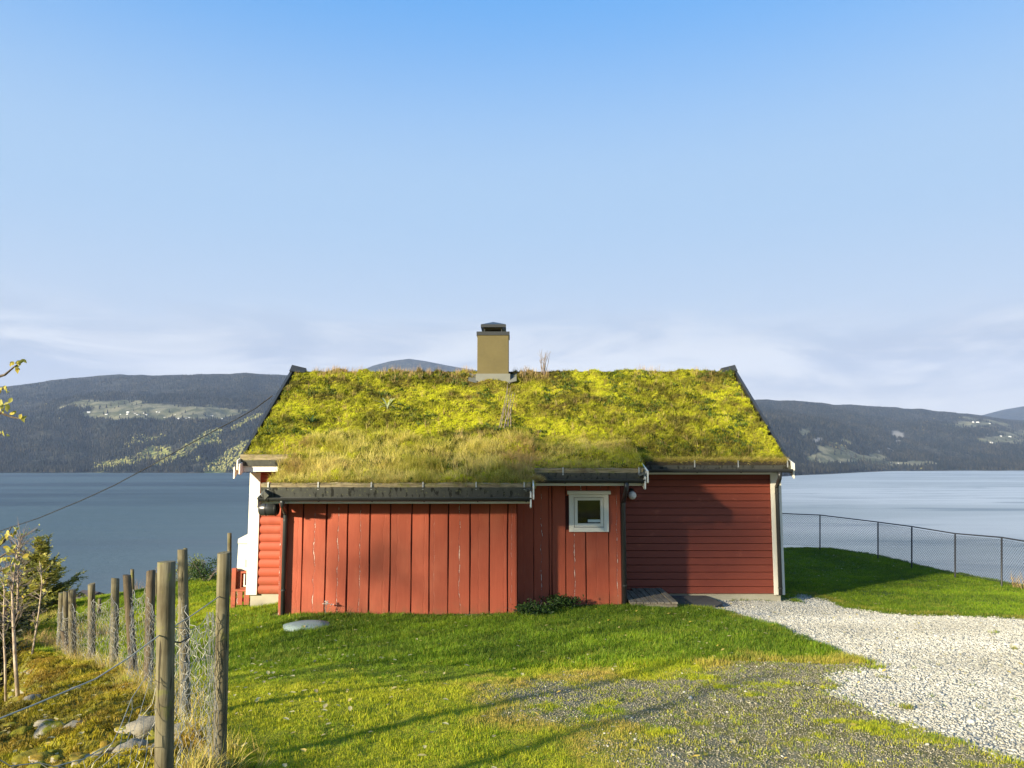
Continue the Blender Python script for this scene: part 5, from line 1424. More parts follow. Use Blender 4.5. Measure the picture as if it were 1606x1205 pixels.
# ------------------------------------------------------------------ lawn, moss, gravel (stuff)
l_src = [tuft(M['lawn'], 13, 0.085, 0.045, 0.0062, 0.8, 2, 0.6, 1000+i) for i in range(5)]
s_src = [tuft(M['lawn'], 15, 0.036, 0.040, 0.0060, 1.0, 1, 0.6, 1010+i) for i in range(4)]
def lawn(name, x0, x1, y0, y1, dens, short, scale, ti0, label):
    x, y = sample_rect(x0, x1, y0, y1, dens)
    k = in_view(x, y, 0) & (sdist(x, y, RIM) < 0.3); x, y = x[k], y[k]
    k = ~inside(x, y, HOUSE); x, y = x[k], y[k]
    a, b, c, ye, dr = masks(x, y)
    w_ = (1-a)*(1-b*(0.90 if short else 0.985))*(1-c)
    k = rng.uniform(size=len(x)) < w_; x, y, ye, dr = x[k], y[k], ye[k], dr[k]; n = len(x)
    z = G_fine(x, y); nn_ = fbm(x*0.8, y*0.8, 801, 4); n2 = fbm(x*4, y*4, 802, 3)
    ti = np.clip(ti0 + ye*0.62 + (nn_-0.5)*0.7 + (n2-0.5)*0.5 + rng.normal(0, 0.07, n), 0, 1)
    dd_ = np.clip(dr*0.8 + (fbm(x*2.2, y*2.2, 803, 3)-0.62)*1.1 + rng.normal(0, 0.08, n), 0, 1)
    s_ = rng.uniform(0.55, 1.15, n)*scale*(0.75+0.6*n2)
    idx = rng.integers(0, 5 if not short else 4, n)
    scatter(name, np.c_[x, y, z-0.004], rots(n, 0.2), s_, s_src if short else l_src, {'tint': ti, 'dry': dd_}, idx, label=label)
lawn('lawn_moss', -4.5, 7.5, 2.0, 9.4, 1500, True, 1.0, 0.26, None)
lawn('lawn_grass', -4.5, 7.5, 8.3, 14.3, 900, False, 0.95, 0.25, None)
lawn('lawn_grass', -4.5, 7.5, 2.0, 8.3, 90, False, 0.60, 0.25, None)
lawn('meadow_grass', -15, -3.2, 5.0, 27, 420, False, 1.15, 0.62, None)
lawn('lawn_grass', 4.4, 13.5, 11.5, 27, 520, False, 0.85, 0.28, None)
# coarse pale grass at the foot of the wire fence and along the meadow edge
x, y = sample_rect(-13, -1.2, 3.0, 24, 260); df = seg_dist(x, y, FENCE_XY, False); rimd = sdist(x, y, RIM)
k = (rng.uniform(size=len(x)) < np.exp(-(df/0.13)**2)*0.7 + np.exp(-(rimd/0.5)**2)*0.4*(y > 16)) ; x, y = x[k], y[k]; n = len(x)
scatter('rough_grass', np.c_[x, y, G_fine(x, y)], rots(n, 0.35), rng.uniform(0.5, 1.15, n), g_src, {'tint': rng.uniform(0.3, 1, n), 'dry': rng.uniform(0, 0.7, n)})
# moss on the bank
x, y = sample_rect(-9.5, -1.0, 2.3, 15, 900); a, b, c, ye, dr = masks(x, y)
k = (c > 0.4) & (sdist(x, y, RIM) < 1.2) & in_view(x, y, 0, 120); x, y = x[k], y[k]; n = len(x)
nn_ = fbm(x*1.6, y*1.6, 811, 4)
scatter('bank_moss', np.c_[x, y, G_fine(x, y)+rng.uniform(-0.01, 0.03, n)], rots(n, 0.5), rng.uniform(0.45, 1.0, n), [tuft(M['bankmoss'], 16, 0.050, 0.035, 0.012, 0.9, 1, 0.5, 960+i) for i in range(5)] + [tuft(M['bankmoss'], 10, 0.085, 0.03, 0.008, 0.9, 2, 0.7, 970)], {'tint': np.clip(0.58+(nn_-0.5)*2+rng.normal(0, .1, n), 0, 1), 'dry': np.clip((fbm(x*2.3, y*2.3, 812, 4)-0.40)*2.4, 0, 1)})
# leaves and litter on the bank
# gravel
wsrc = [pebble(M['white_gravel'], 1100+i) for i in range(6)]; dsrc = [pebble(M['dark_gravel'], 1110+i) for i in range(6)]
x, y = sample_rect(0, 14, 2.0, 16, 2300); k = in_view(x, y, 0); x, y = x[k], y[k]; a, b, c, ye, dr = masks(x, y)
k = rng.uniform(size=len(x)) < np.clip(a + 0.004*(b > .2), 0, 1); x, y = x[k], y[k]; n = len(x)
scatter('white_gravel', np.c_[x, y, G_fine(x, y)+0.004], rng.uniform(-0.5, 0.5, (n, 3))+np.c_[np.zeros(n), np.zeros(n), rng.uniform(0, 6, n)], np.exp(rng.normal(math.log(0.0165), 0.38, n)), wsrc, {'tint': np.clip(rng.normal(0.60, 0.19, n) + (fbm(x*0.9, y*0.9, 820, 4)-0.5)*0.7, 0, 1)})
x, y = sample_rect(-1, 7.5, 2.0, 9, 2300); k = in_view(x, y, 0); x, y = x[k], y[k]; a, b, c, ye, dr = masks(x, y)
k = rng.uniform(size=len(x)) < b; x, y = x[k], y[k]; n = len(x)
scatter('dark_gravel', np.c_[x, y, G_fine(x, y)+0.002], rng.uniform(-0.5, 0.5, (n, 3))+np.c_[np.zeros(n), np.zeros(n), rng.uniform(0, 6, n)], np.exp(rng.normal(math.log(0.0095), 0.34, n)), dsrc, {'tint': np.clip(rng.normal(0.42, 0.19, n), 0, 1)})
# tufts coming up through the gravel
gt = [hit(u, v) for u, v in ((1422, 1110), (1350, 1138), (1335, 1108), (850, 1150), (833, 1112), (968, 1098), (1030, 1090), (1255, 1178), (1460, 1160), (1215, 1180), (1070, 1130), (1160, 1138), (990, 1085), (900, 1075), (1590, 1017), (1560, 992), (1225, 1168), (1385, 1062), (1510, 1168), (1290, 1135), (905, 1145), (1180, 1090), (1110, 1075))]
pts = []; tt_ = []
for i, p in enumerate(gt):
    for k in range(7 if i else 14): pts.append((p.x+random.gauss(0, 0.035), p.y+random.gauss(0, 0.025), p.z)); tt_.append(random.uniform(0.3, 0.9))
xx, yy = sample_rect(0, 7.5, 3, 9, 16); a, b, c, _, _ = masks(xx, yy); k = (b > 0.2) | (rng.uniform(size=len(xx)) < 0.25*a); xx, yy = xx[k], yy[k]; pts += list(np.c_[xx, yy, G_fine(xx, yy)]); tt_ += list(rng.uniform(0.2, 0.9, len(xx)))
n = len(pts); scatter('gravel_weeds', np.array(pts), rots(n, 0.3), rng.uniform(0.35, 0.8, n), l_src, {'tint': tt_, 'dry': rng.uniform(0, 0.6, n)})
# fallen leaves
V, Fc, R = [], [], []
xx, yy = sample_rect(-4.5, 7, 3, 14.2, 6.5); x2, y2 = sample_rect(-10, -3, 5, 20, 3.0); x3, y3 = sample_rect(5, 12.5, 12, 24, 1.6); x4, y4 = sample_rect(-5.5, -1.0, 2.6, 9, 14)
xx = np.r_[xx, x2, x3, x4]; yy = np.r_[yy, y2, y3, y4]; k = ~inside(xx, yy, HOUSE); xx, yy = xx[k], yy[k]; zz_ = G_fine(xx, yy)
for x, y, z in zip(xx, yy, zz_):
    a = random.uniform(0, 6.28); s_ = random.uniform(0.013, 0.034); c, d = math.cos(a), math.sin(a); h = z+random.uniform(0.02, 0.045); b = len(V); tl = random.gauss(0, .4)
    for (p, q, e) in ((-1, 0, 0), (-0.35, -0.55, .18), (0.5, -0.45, .12), (1.0, 0, .0), (0.5, 0.45, .12), (-0.35, 0.55, .18)):
        V.append((x+s_*(c*p-d*q), y+s_*(d*p+c*q), h+s_*(e+tl*p*0.5))); 
    R += [random.uniform(0.15, 1)]*6; Fc += [(b, b+1, b+2, b+3), (b, b+3, b+4, b+5)]
M['litter'] = leafmat('fallen_leaf', (0.26, 0.20, 0.09), (0.52, 0.47, 0.24), (0.62, 0.44, 0.06), 0.2)
o = np_mesh('fallen_leaves', np.array(V), np.array(Fc), M['litter'], attrs={'rv': R}); tag(o, kind='stuff')

# ------------------------------------------------------------------ shrubs and trees
def leaf_cloud(name, centre, rad, n, size, m, parent, seed, stretch=1.0, hollow=0.35, clumps=14):
    r = np.random.default_rng(seed); c = np.array(centre, float); rad = np.array(rad, float)
    cc_ = r.normal(0, 0.5, (clumps, 3)); cc_ /= np.maximum(np.linalg.norm(cc_, axis=1)/0.75, 1)[:, None]
    d = cc_[r.integers(0, clumps, n)] + r.normal(0, 0.22, (n, 3))
    P_ = c + d*rad; a = r.normal(0, 1, (n, 3)); a /= np.linalg.norm(a, axis=1)[:, None]
    b = np.cross(a, r.normal(0, 1, (n, 3))); b /= np.linalg.norm(b, axis=1)[:, None]
    s_ = size*r.uniform(0.6, 1.2, (n, 1))
    V = np.stack([P_-a*s_, P_+b*s_*0.45*stretch, P_+a*s_, P_-b*s_*0.45*stretch], 1).reshape(-1, 3)
    Fc = np.arange(4*n).reshape(n, 4); rv = np.repeat(np.clip(r.normal(0.45, 0.25, n), 0, 1), 4)
    return np_mesh(name, V, Fc, m, parent, attrs={'rv': rv})
def bush(name, base, rad, n, size, m, label, cat, seed, group=None, stems=8):
    root = empty(name, tuple(base), label, cat, group)
    leaf_cloud('foliage', Vector(base)+Vector((0, 0, rad[2]*0.8)), rad, n, size, m, root, seed)
    r = np.random.default_rng(seed); m_ = MB()
    for i in range(stems):
        p = Vector(base); q = p+Vector((r.normal(0, rad[0]*0.6), r.normal(0, rad[1]*0.6), rad[2]*r.uniform(1.0, 1.8)))
        m_.tube([p+Vector((0, 0, -.08)), (p+q)/2+Vector((r.normal(0, .03), 0, .02)), q], [0.012*rad[2]/0.3, 0.008*rad[2]/.3, 0.003*rad[2]/.3], 4)
    m_.build('stem', M['twig'], root); return root
bush('low_shrub', hit(836, 966)+Vector((0, 0.05, -0.02)), (0.28, 0.2, 0.13), 1300, 0.026, M['shrub_green'], 'low dark green shrub in the corner between shed and annex', 'shrub', 1)
bush('low_shrub', Vector((PX(884, 950, 12.62), 12.62, gz(PX(884, 950, 12.62), 12.62)-0.02)), (0.34, 0.17, 0.13), 1500, 0.026, M['shrub_green'], 'low dark green shrub beneath the small annex window', 'shrub', 2)
# white-headed weed before the shed
b0 = hit(511, 966); m_ = MB(); r_ = np.random.default_rng(2)
weed = empty('white_flower', tuple(b0), 'small weed with white flower heads against the red shed boards', 'flower')
tips = []
for k in range(5):
    t = b0+Vector((r_.normal(0, 0.05), r_.normal(0, .02)-0.02, r_.uniform(0.16, 0.24))); m_.tube([b0, (b0+t)/2+Vector((r_.normal(0, .01), 0, .01)), t], [0.004, 0.003, 0.002], 4); tips.append(t)
m_.build('stem', M['twig'], weed)
M['petal'] = leafmat('white_petals', (0.7, 0.7, 0.62), (0.78, 0.78, 0.72), (0.7, 0.66, 0.5), 0.2)
for k, t in enumerate(tips): leaf_cloud('flower_head', t, (0.035, 0.03, 0.012), 26, 0.012, M['petal'], weed, 60+k)
bare_stems('dead_weed', hit(548, 967), 0.16, 5, 0.07, M['post_dark'], 'small dark dead weed growing against the foot of the shed', 'weed', 12, 0.004)

def spruce(name, base, H, R, seed, m, label=None, cat='spruce', leaders=1, group=None, dens=1.0, bare=0.0, leafy=True):
    root = empty(name, tuple(base), label, cat, group); r = np.random.default_rng(seed); base = Vector(base); tm = MB(); V = []; rv = []
    tm.tube([base+Vector((0, 0, -.3)), base+Vector((0, 0, H*0.5)), base+Vector((0, 0, H*0.97))], [H*0.018, H*0.011, 0.008], 7)
    tops = []
    if leaders == 2:
        tops = [base+Vector((-0.12, 0, H)), base+Vector((0.17, 0, H*1.03))]
        for t in tops: tm.tube([base+Vector((0, 0, H*0.78)), t+Vector((0, 0, -H*.08)), t], [0.015, 0.010, 0.004], 5)
    def spray(p0, dirv, L, wmax):
        n = int(max(6, L*46*dens)); side = dirv.cross(Vector((0, 0, 1))); side = side.normalized() if side.length > 1e-4 else Vector((1, 0, 0))
        rr = r.uniform(0.0, 0.75)
        for k in range(n):
            t = (k+r.uniform(0, 1))/n; s_ = 1 if k % 2 else -1; q = p0+dirv*L*t + Vector((0, 0, -0.10*L*t*t))
            l = wmax*(1.05-t*0.75)*r.uniform(0.6, 1.1)
            d = (side*s_*r.uniform(0.6, 1.0) + dirv*r.uniform(0.3, 0.9) + Vector((0, 0, r.normal(-0.1, 0.30)))).normalized()
            w_ = d.cross(Vector((r.normal(), r.normal(), r.normal()))).normalized()*l*0.24
            V.extend([q-w_*0.5, q+w_*0.5, q+d*l*0.7+w_, q+d*l]); c_ = min(1, rr+0.25*t+r.uniform(0, .15)); rv.extend([c_]*4)
    nb_ = int(H*26*dens)
    for i in range(nb_):
        h = bare + (1-bare)*(i+0.5)/nb_; z = H*h; rad = R*(1-h)**(0.75 if leaders == 1 else 0.95)*r.uniform(0.55, 1.15)+0.07; a = r.uniform(0, 6.283)
        d = Vector((math.cos(a), math.sin(a), r.uniform(0.05, 0.5) + 0.5*h)).normalized(); p0 = base+Vector((0, 0, z))
        if rad > 0.2: tm.tube([p0, p0+d*rad*0.9], [0.010, 0.003], 3, cap=False)
        spray(p0, d, rad, 0.16+0.10*rad)
        if rad > 0.4:
            for s_ in range(int(rad*7)):
                t = r.uniform(0.3, 0.95); dd2 = (d + Vector((r.normal(0, .6), r.normal(0, .6), r.normal(0.05, .25)))).normalized(); spray(p0+d*rad*t, dd2, rad*0.38, 0.12)
    for t in tops:
        for k in range(14): 
            a = r.uniform(0, 6.28); spray(t+Vector((0, 0, -H*r.uniform(0.01, .14))), Vector((math.cos(a), math.sin(a), 0.9)).normalized(), 0.16, 0.06)
    tm.build('trunk', M['bark'], root)
    V = np.array([v[:] for v in V]); np_mesh('needles', V, np.arange(len(V)).reshape(-1, 4), m, root, attrs={'rv': rv}); return root
def at(u, d): x = (u-CX)/F*d; return x
sp = Vector((at(77, 18.6), 18.6, 0)); sp.z = gz(sp.x, sp.y)
topz = PZ(843, 18.6); spruce('young_spruce', sp, topz-sp.z, 1.25, 4, M['spruce'], 'bushy yellow-green young spruce with two leaders at the left', leaders=2, dens=1.7)
k = 0
for u, d, vt, R in ((30, 15.5, 945, 1.7), (-10, 13.5, 925, 1.5), (66, 15.4, 975, 0.9), (8, 17.5, 955, 1.4), (44, 20, 945, 1.5), (-40, 12, 965, 1.2), (96, 17.2, 968, 0.6), (-60, 17, 930, 1.5)):
    x = at(u, d); g = gz(x, d); tz = PZ(vt, d)
    if tz-g < 0.8: g = tz-1.6
    labs = ['dark shaded spruce at the left edge behind the thin birch trunks', 'dark spruce at the very left edge of the hollow', 'small dark spruce just above the top of the mossy bank', 'dark spruce rising behind the thin trunks left of the young spruce', 'dark spruce directly below the bushy young spruce', 'spruce outside the left edge near the bank', 'slim dark spruce between the young spruce and the first fence posts', 'large spruce outside the left edge beyond the hollow']
    spruce('dark_spruce', (x, d, g), tz-g, R, 30+k, M['dark_spruce'], labs[k], dens=0.8); k += 1

def birch(name, pts, radii, label, seed, twigs=40, tl=0.5, leaves=0, lm=None, cat='birch'):
    base = Vector(pts[0]); root = empty(name, tuple(base), label, cat); r = np.random.default_rng(seed)
    m_ = MB(); m_.tube(pts, radii, 7); m_.build('trunk', M['birch_bark'], root, smooth=True); tw = MB(); ends = []
    P_ = [Vector(p) for p in pts]
    for i in range(twigs):
        t = r.uniform(0.35, 1.0)*(len(P_)-1); k = min(int(t), len(P_)-2); q = P_[k].lerp(P_[k+1], t-k)
        d = Vector((r.normal(0, .8), r.normal(0, .8), r.uniform(0.3, 1.0))).normalized(); L = tl*r.uniform(0.3, 1)*(1.25-t/(len(P_)-1)*0.7)
        m1 = q+d*L*0.5+Vector((0, 0, L*.05)); e = q+d*L+Vector((0, 0, L*.15)); tw.tube([q, m1, e], [0.007, 0.004, 0.0018], 3, cap=False); ends.append(e)
        for s_ in range(3):
            d2 = (d+Vector((r.normal(0, .6), r.normal(0, .6), r.normal(0, .4)))).normalized(); e2 = m1+d2*L*0.4; tw.tube([m1, e2], [0.003, 0.0014], 3, cap=False); ends.append(e2)
    tw.build('branches', M['twig'], root)
    if leaves:
        c = [ends[r.integers(0, len(ends))] for _ in range(leaves)]; C = np.array([v[:] for v in c])+r.normal(0, 0.02, (leaves, 3)); n = leaves
        a = r.normal(0, 1, (n, 3)); a /= np.linalg.norm(a, axis=1)[:, None]; b = np.cross(a, r.normal(0, 1, (n, 3))); b /= np.linalg.norm(b, axis=1)[:, None]; s_ = 0.03*r.uniform(.6, 1.2, (n, 1))
        V = np.stack([C-a*s_, C+b*s_*.7, C+a*s_, C-b*s_*.7], 1).reshape(-1, 3); np_mesh('leaves', V, np.arange(4*n).reshape(n, 4), lm or M['yellow_leaf'], root, attrs={'rv': np.repeat(r.uniform(0, 1, n), 4)})
    return root
def bp(l): return [P(u, v, d) for u, v, d in l]
birch('thin_birch', bp([(28, 1092, 10.5), (24, 1040, 10.6), (21, 980, 10.7), (19, 930, 10.8), (24, 885, 10.9), (30, 850, 11)]), [0.028, 0.024, 0.020, 0.015, 0.010, 0.004], 'slender pale leafless birch at the left edge, orange-tinged trunk', 1, 44, 0.55, 60)
birch('thin_birch', bp([(9, 1100, 11), (8, 1040, 11.1), (5, 985, 11.2), (7, 930, 11.3), (4, 890, 11.4)]), [0.018, 0.016, 0.012, 0.010, 0.004], 'thin straight grey trunk closest to the left edge', 2, 26, 0.5, 40)
birch('thin_birch', bp([(46, 1050, 12.5), (53, 1010, 12.6), (61, 960, 12.7), (66, 915, 12.8), (62, 880, 12.9)]), [0.017, 0.015, 0.012, 0.009, 0.004], 'thin leaning pale trunk in front of the young spruce', 3, 20, 0.4, 20)
birch('pale_birch', bp([(26, 1000, 16), (28, 930, 16), (29, 880, 16), (33, 842, 16)]), [0.03, 0.022, 0.014, 0.004], 'pale wispy leafless birch top left of the young spruce', 4, 80, 0.75, 120, M['pale_bush'])
# autumn tree standing just outside the left edge; a few of its twigs reach into view
tb = Vector((-5.15, 5.3, gz(-5.15, 5.3)-0.1)); at_ = empty('autumn_tree', tuple(tb), 'yellow-leaved twigs of a tree reaching in at the left edge', 'tree')
m_ = MB(); trunk = [tb, tb+Vector((-.05, 0, 1.4)), tb+Vector((-.1, .05, 2.9)), tb+Vector((-.08, .05, 4.6)), tb+Vector((-.1, 0, 6.0))]; m_.tube(trunk, [.06, .055, .045, .03, .01], 9); m_.build('trunk', M['bark'], at_, smooth=True)
brs = [(2.55, [(-90, 640, 5.2), (-30, 600, 5.05), (8, 588, 5.0), (22, 576, 5.0), (34, 568, 5.0)], [(20, 578), (25, 572), (30, 568), (23, 581), (35, 566)]),
       (2.2, [(-90, 665, 5.1), (-35, 652, 5.0), (2, 648, 5.0), (20, 655, 5.0), (40, 658, 5.0)], [(4, 640), (9, 634), (14, 642), (8, 648), (17, 632), (2, 633), (16, 647), (40, 655), (38, 652)]),
       (2.3, [(-80, 640, 5.1), (-30, 622, 5.0), (0, 612, 5.0), (8, 608, 5.0)], [(7, 616), (10, 610), (4, 614)]),
       (2.0, [(-80, 700, 5.1), (-20, 684, 5.0), (4, 680, 5.0)], [(3, 680), (-3, 683)]),
       (1.2, [(-80, 880, 5.1), (-20, 872, 5.0), (6, 850, 5.0), (14, 835, 5.0), (18, 826, 5.0)], [(16, 829), (12, 838), (18, 838), (5, 846), (6, 851), (3, 842), (10, 843)]),
       (1.0, [(-80, 905, 5.1), (-20, 888, 5.0), (10, 868, 5.0), (38, 869, 5.0)], [(15, 857), (18, 866), (6, 861), (40, 868), (36, 871), (20, 872), (2, 876), (7, 879)]),
       (0.9, [(-80, 925, 5.1), (-20, 905, 5.0), (8, 892, 5.0), (19, 886, 5.0)], [(18, 885), (20, 890), (3, 894), (12, 878), (15, 889)])]
lv = []
for h, pl_, lf in brs:
    pts_ = [tb+Vector((-.08, 0, h))] + [P(*q) for q in pl_]; m_ = MB(); k = len(pts_); m_.tube(pts_, [0.018-0.0155*i/(k-1) for i in range(k)], 5)
    m_.build('branch', M['bark'], at_); lv += [P(a, b, 5.0) for a, b in lf for _ in range(2)]
r_ = np.random.default_rng(77); V, Fc, R = [], [], []
for c in lv:
    c = c+Vector((r_.normal(0, .012), r_.normal(0, .03), r_.normal(0, .012))); a = Vector((r_.normal(0, .5), r_.normal(0, .4), r_.normal(-.6, .5))).normalized(); b = a.cross(Vector((r_.normal(), 2, r_.normal()))).normalized()
    l, w_ = r_.uniform(.016, .028), r_.uniform(.008, .014); n_3 = a.cross(b)*0.004; i0 = len(V)
    for t, s_ in ((-1, 0), (-.5, 1), (.1, 1.1), (1, 0), (.1, -1.1), (-.5, -1)): V.append(tuple(c+a*l*t+b*w_*s_+n_3*abs(s_)))
    Fc += [(i0, i0+1, i0+2, i0+3), (i0, i0+3, i0+4, i0+5)]; R += [r_.uniform(.25, 1)]*6
np_mesh('leaves', np.array(V), np.array(Fc), M['yellow_leaf'], at_, attrs={'rv': R})
# leaves of the same tree above the frame keep it whole
leaf_cloud('crown', tb+Vector((-0.6, -0.1, 4.9)), (1.3, 1.3, 1.2), 1500, 0.035, M['yellow_leaf'], at_, 78)

# shrubs on the brow of the meadow
for i, (u, d, v, rr, m2, lab) in enumerate(((300, 20.5, 921, (0.34, 0.3, 0.42), 'pale_bush', 'rounded pale green bush on the meadow brow left of the nearest tall post'), (333, 20.0, 912, (0.42, 0.3, 0.36), 'shrub_green', 'green bush on the meadow brow beside the cottage'),
                                            (318, 21.2, 916, (0.3, 0.3, 0.4), 'pale_bush', 'middle bush of the three on the meadow brow'))):
    x = at(u, d); bush('brow_bush', (x, d, min(gz(x, d), PZ(v, d))), rr, 1300, 0.03, M[m2], lab, 'bush', 200+i)
for i, (u, d, v, h, n3, lab) in enumerate(((262, 22, 935, 0.95, 26, 'pinkish leafless thicket on the meadow brow behind the fence posts'), (232, 22.5, 938, 0.65, 18, 'low leafless twigs left of the pinkish thicket'), (283, 22, 932, 0.7, 18, 'leafless twigs right of the pinkish thicket'))):
    x = at(u, d); bare_stems('bare_thicket', (x, d, min(gz(x, d), PZ(v, d))-0.1), h, n3, 0.45, M['drytwig'] if 'drytwig' in M else M['twig'], lab, 'thicket', 210+i, 0.008, 5)
# straw-coloured reeds beyond the fence at the right edge, and at the foot of the trees left
x = rng.uniform(11.6, 13.2, 330); y = rng.uniform(15.9, 17.6, 330); k = sdist(x, y, RIM) > -0.9; x, y = x[k], y[k]; n = len(x)
scatter('dry_reeds', np.c_[x, y, G_fine(x, y)], rots(n, 0.2), np.c_[rng.uniform(1.4, 2.0, n), rng.uniform(1.4, 2.0, n), rng.uniform(1.6, 2.9, n)], d_src, {'tint': rng.uniform(.4, 1, n), 'dry': rng.uniform(0, .8, n)})
p = hit(78, 1012); x = p.x + rng.normal(0, 0.5, 160); y = p.y + rng.normal(0.3, 0.5, 160); n = 160
scatter('dry_reeds', np.c_[x, y, G_fine(x, y)], rots(n, 0.35), rng.uniform(0.8, 1.6, n), d_src, {'tint': rng.uniform(.4, 1, n), 'dry': rng.uniform(.5, 1, n)})

# ------------------------------------------------------------------ houses
def house(name, base, w_, dpt, h, rh, rot, wall, roof, label, cat, group=None, detail=False):
    root = empty(name, tuple(base), label, cat, group); root.rotation_euler[2] = rot
    m_ = MB(); m_.prism([(-w_/2, -2), (w_/2, -2), (w_/2, h), (0, h+rh*0.96), (-w_/2, h)], 'y', -dpt/2, dpt/2)
    o = m_.build('wall', M[wall]); o.parent = root
    m_ = MB(); e = w_*0.06; k = rh/(w_/2)
    for s_ in (-1, 1): m_.prism([(0, h+rh), (s_*(w_/2+e), h-k*e), (s_*(w_/2+e), h-k*e+0.22*h/3), (0, h+rh+0.22*h/3)], 'y', -dpt/2-e, dpt/2+e)
    o = m_.build('roof', M[roof]); o.parent = root
    if detail:
        for x_ in (-w_*0.28, -w_*0.08, w_*0.12, w_*0.30):
            m_ = MB(); m_.box(x_-w_*.05, x_+w_*.05, -dpt/2-.06, -dpt/2-.01, h*.45, h*.75); f_o = m_.build('window', M['white']); f_o.parent = root
            m_ = MB(); m_.box(x_-w_*.035, x_+w_*.035, -dpt/2-.08, -dpt/2-.062, h*.49, h*.71); g_o = m_.build('pane', M['plastic_black']); g_o.parent = f_o
    return root
p = hit(6, 955, d0=20, d1=200); print('left house at', p)
dH = 225.0; xq = at(14, dH); house('red_house', (xq, dH, PZ(950, dH)), 8.6, 10.0, PZ(932, dH)-PZ(948, dH), PZ(911, dH)-PZ(932, dH), 0.5, 'pink_wall', 'far_white', 'faded red house with a pale roof low at the left edge', 'house', detail=True)
dH = 300.0; xq = at(157, dH); house('boathouse', (xq, dH, PZ(937, dH)), 8.0, 9.0, PZ(933, dH)-PZ(936, dH), PZ(926, dH)-PZ(933, dH), 1.1, 'dark_roofing', 'dark_roofing', 'dark roofed shed far below between two fence posts', 'shed')
def hill_hit(u, v):
    ds = np.linspace(2200, 7600, 900); z = hill_sheet(np.full(900, float(u)), ds); ray = np.array([P(u, v, d).z for d in ds]); b = ray < z
    return Vector(P(u, v, ds[int(np.argmax(b))])) if b.any() else None
farL = [(582, 384, 7), (700, 373, 7), (697, 382, 5), (740, 378, 6), (752, 386, 6), (790, 377, 6), (800, 387, 8), (858, 371, 5), (872, 373, 5), (902, 400, 6), (943, 408, 6), (976, 407, 6), (1018, 405, 6), (1035, 402, 5), (1215, 408, 4), (1160, 392, 7), (1128, 390, 4), (485, 374, 8), (960, 384, 4), (660, 384, 4)]
farR = [(575, 455, 7), (620, 455, 5), (650, 490, 4), (882, 571, 5), (925, 574, 4), (835, 510, 5), (860, 508, 5), (1355, 354, 7), (1330, 352, 5), (1405, 421, 6), (1530, 432, 7), (1480, 428, 5), (1430, 463, 7), (740, 602, 5), (545, 541, 4), (1420, 360, 4), (618, 570, 5), (990, 580, 5)]
for i, (a, b, s_) in enumerate(farL + farR):
    L_ = i < len(farL); u, v = (a/3.49, 540+b/3.49) if L_ else (1140+a/3.446, 560+b/3.446)
    p = hill_hit(u, v+0.6)
    if p is None: continue
    w_ = s_*0.26*p.y/F*2.6/2.0
    house('farmhouse', (p.x, p.y, p.z-1), w_*1.0, w_*1.6, w_*0.55, w_*0.35, 1.57+random.uniform(-.5, .5), 'far_white', 'far_roof' if random.random() < 0.5 else 'far_white',
          'tiny pale farmhouse among the fields high on the far left hillside' if L_ else 'tiny pale farmhouse on the far right hillside', 'farmhouse', 'farmhouses on the left hillside' if L_ else 'farmhouses on the right hillside')

# ------------------------------------------------------------------ forest on the far side
def cone(seed):
    r = np.random.default_rng(seed); n = 5; V = [(math.cos(6.283*k/n)*0.5*r.uniform(.8, 1.2), math.sin(6.283*k/n)*0.5*r.uniform(.8, 1.2), 0) for k in range(n)] + [(0, 0, 2.2)]
    return piece(np.array(V), np.array([(k, (k+1) % n, n) for k in range(n)]), M['far_tree'])
def ball(seed):
    r = np.random.default_rng(seed); bm = bmesh.new(); bmesh.ops.create_icosphere(bm, subdivisions=1, radius=0.55); V = np.array([v.co[:] for v in bm.verts])*r.uniform(.8, 1.2, (12, 1)) if len(bm.verts) == 12 else np.array([v.co[:] for v in bm.verts])*r.uniform(.8, 1.2, (len(bm.verts), 1))
    Fc = np.array([[v.index for v in f_.verts] for f_ in bm.faces]); bm.free(); V[:, 2] = V[:, 2]*1.1+0.5; return piece(V, Fc, M['far_tree'])
n = 175000; d = 2100*(7000/2100)**(rng.uniform(0, 1, n)**1.25); u = rng.uniform(-80, 1700, n); 
z = hill_sheet(u, d); x = (u-CX)/F*d; k = z > WATER_Z+3; u, d, z, x = u[k], d[k], z[k], x[k]
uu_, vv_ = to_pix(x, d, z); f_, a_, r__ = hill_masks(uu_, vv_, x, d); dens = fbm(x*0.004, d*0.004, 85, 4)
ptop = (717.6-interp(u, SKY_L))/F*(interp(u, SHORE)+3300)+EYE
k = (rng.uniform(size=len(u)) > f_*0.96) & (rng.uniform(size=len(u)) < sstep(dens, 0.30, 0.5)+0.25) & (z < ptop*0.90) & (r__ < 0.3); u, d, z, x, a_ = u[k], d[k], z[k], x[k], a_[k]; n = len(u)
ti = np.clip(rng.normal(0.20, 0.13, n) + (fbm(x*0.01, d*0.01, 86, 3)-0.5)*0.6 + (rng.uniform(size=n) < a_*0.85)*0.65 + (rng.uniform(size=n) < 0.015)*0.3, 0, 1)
srcs = [cone(1), cone(2), cone(3), ball(4), ball(5)]; idx = np.where(ti > 0.55, rng.integers(3, 5, n), rng.integers(0, 3, n)); s_ = rng.uniform(6, 11, n)
scatter('far_forest', np.c_[x, d, z-1], rots(n, 0.0), s_, srcs, {'tint': ti}, idx)

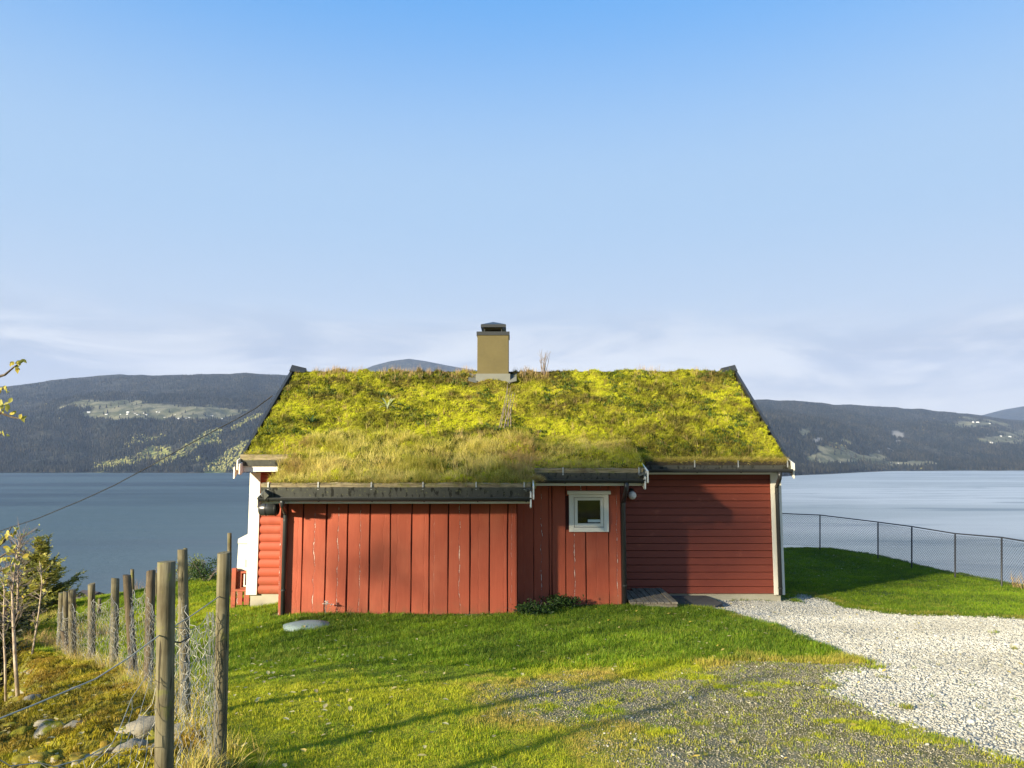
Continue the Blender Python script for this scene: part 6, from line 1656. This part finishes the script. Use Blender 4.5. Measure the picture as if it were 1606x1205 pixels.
# ------------------------------------------------------------------ trees behind the camera whose shade falls on the cottage
ax_, ay_ = sun_dir.x/math.hypot(sun_dir.x, sun_dir.y), sun_dir.y/math.hypot(sun_dir.x, sun_dir.y)
def along(pt, t):      # the point t metres towards the sun
    return Vector(pt) + sun_dir*(t/math.cos(SUN_EL))
def shade_tree(pt, t, rad, n, size, label, seed, clumps=16, leaves=True, bare_n=60):
    c = along(pt, t); g = gz(c.x, c.y); root = empty('tall_tree', (c.x, c.y, g), label, 'tree')
    m_ = MB(); b = Vector((c.x, c.y, g-0.3)); r = np.random.default_rng(seed)
    m_.tube([b, b.lerp(c, .5)+Vector((.1, .1, 0)), c+Vector((0, 0, rad[2]*.8))], [.07, .05, .015], 8)
    for k in range(bare_n):
        q = b.lerp(c, r.uniform(.85, 1.1)); e = c+Vector((r.normal(0, rad[0]*.55), r.normal(0, rad[1]*.55), r.normal(rad[2]*.15, rad[2]*.5))); m2 = (q+e)/2+Vector((0, 0, -.2))
        m_.tube([q, m2, e], [.028, .016, .005], 4, cap=False)
        for s3 in range(4): m_.tube([m2.lerp(e, r.uniform(0, 1)), e+Vector((r.normal(0, .5), r.normal(0, .5), r.normal(0, .5)))], [.015, .005], 3, cap=False)
    m_.build('trunk', M['bark'], root)
    if leaves: leaf_cloud('crown', c, rad, n, size, M['yellow_leaf'], root, seed, clumps=clumps)
shade_tree((3.6, 14.2, 1.50), 58, (1.4, 1.4, 0.62), 9500, 0.14, 'tall tree behind the camera, the one whose shade falls on the right-hand wall', 1, 30)
shade_tree((0.75, 12.9, 1.6), 50, (0.50, 0.50, 0.60), 1100, 0.11, 'slim tree behind the camera beside the tallest one', 2, 9)
shade_tree((-2.3, 12.2, 1.0), 11, (1.1, 1.1, 1.0), 0, 0.1, 'bare tree behind the camera, its branch shadows on the shed', 3, leaves=False, bare_n=13)
shade_tree((-0.9, 12.2, 0.6), 58, (0.5, 0.5, 0.6), 300, 0.12, 'small leafy tree behind the camera, left of the slim one', 4, 7)
shade_tree((9.0, 19.0, -0.5), 72, (2.4, 2.4, 0.8), 1200, 0.15, 'broad tree behind the camera, farthest to the right', 5, 20)

# ------------------------------------------------------------------ air
HAZE = 4.5e-5
m_ = MB(); m_.box(-9000, 9000, -900, 11600, WATER_Z-8, 1500)
hm = bpy.data.materials.new('haze'); hm.use_nodes = True; t = NT(hm.node_tree)
for nd in list(hm.node_tree.nodes): hm.node_tree.nodes.remove(nd)
ho = t.n('ShaderNodeOutputMaterial'); pv = t.n('ShaderNodeVolumePrincipled'); pv.inputs['Color'].default_value = (0.50, 0.66, 1.0, 1); pv.inputs['Density'].default_value = HAZE; pv.inputs['Anisotropy'].default_value = 0.0
t.link(pv.outputs[0], ho.inputs[1])
tag(m_.build('haze', hm), kind='stuff')
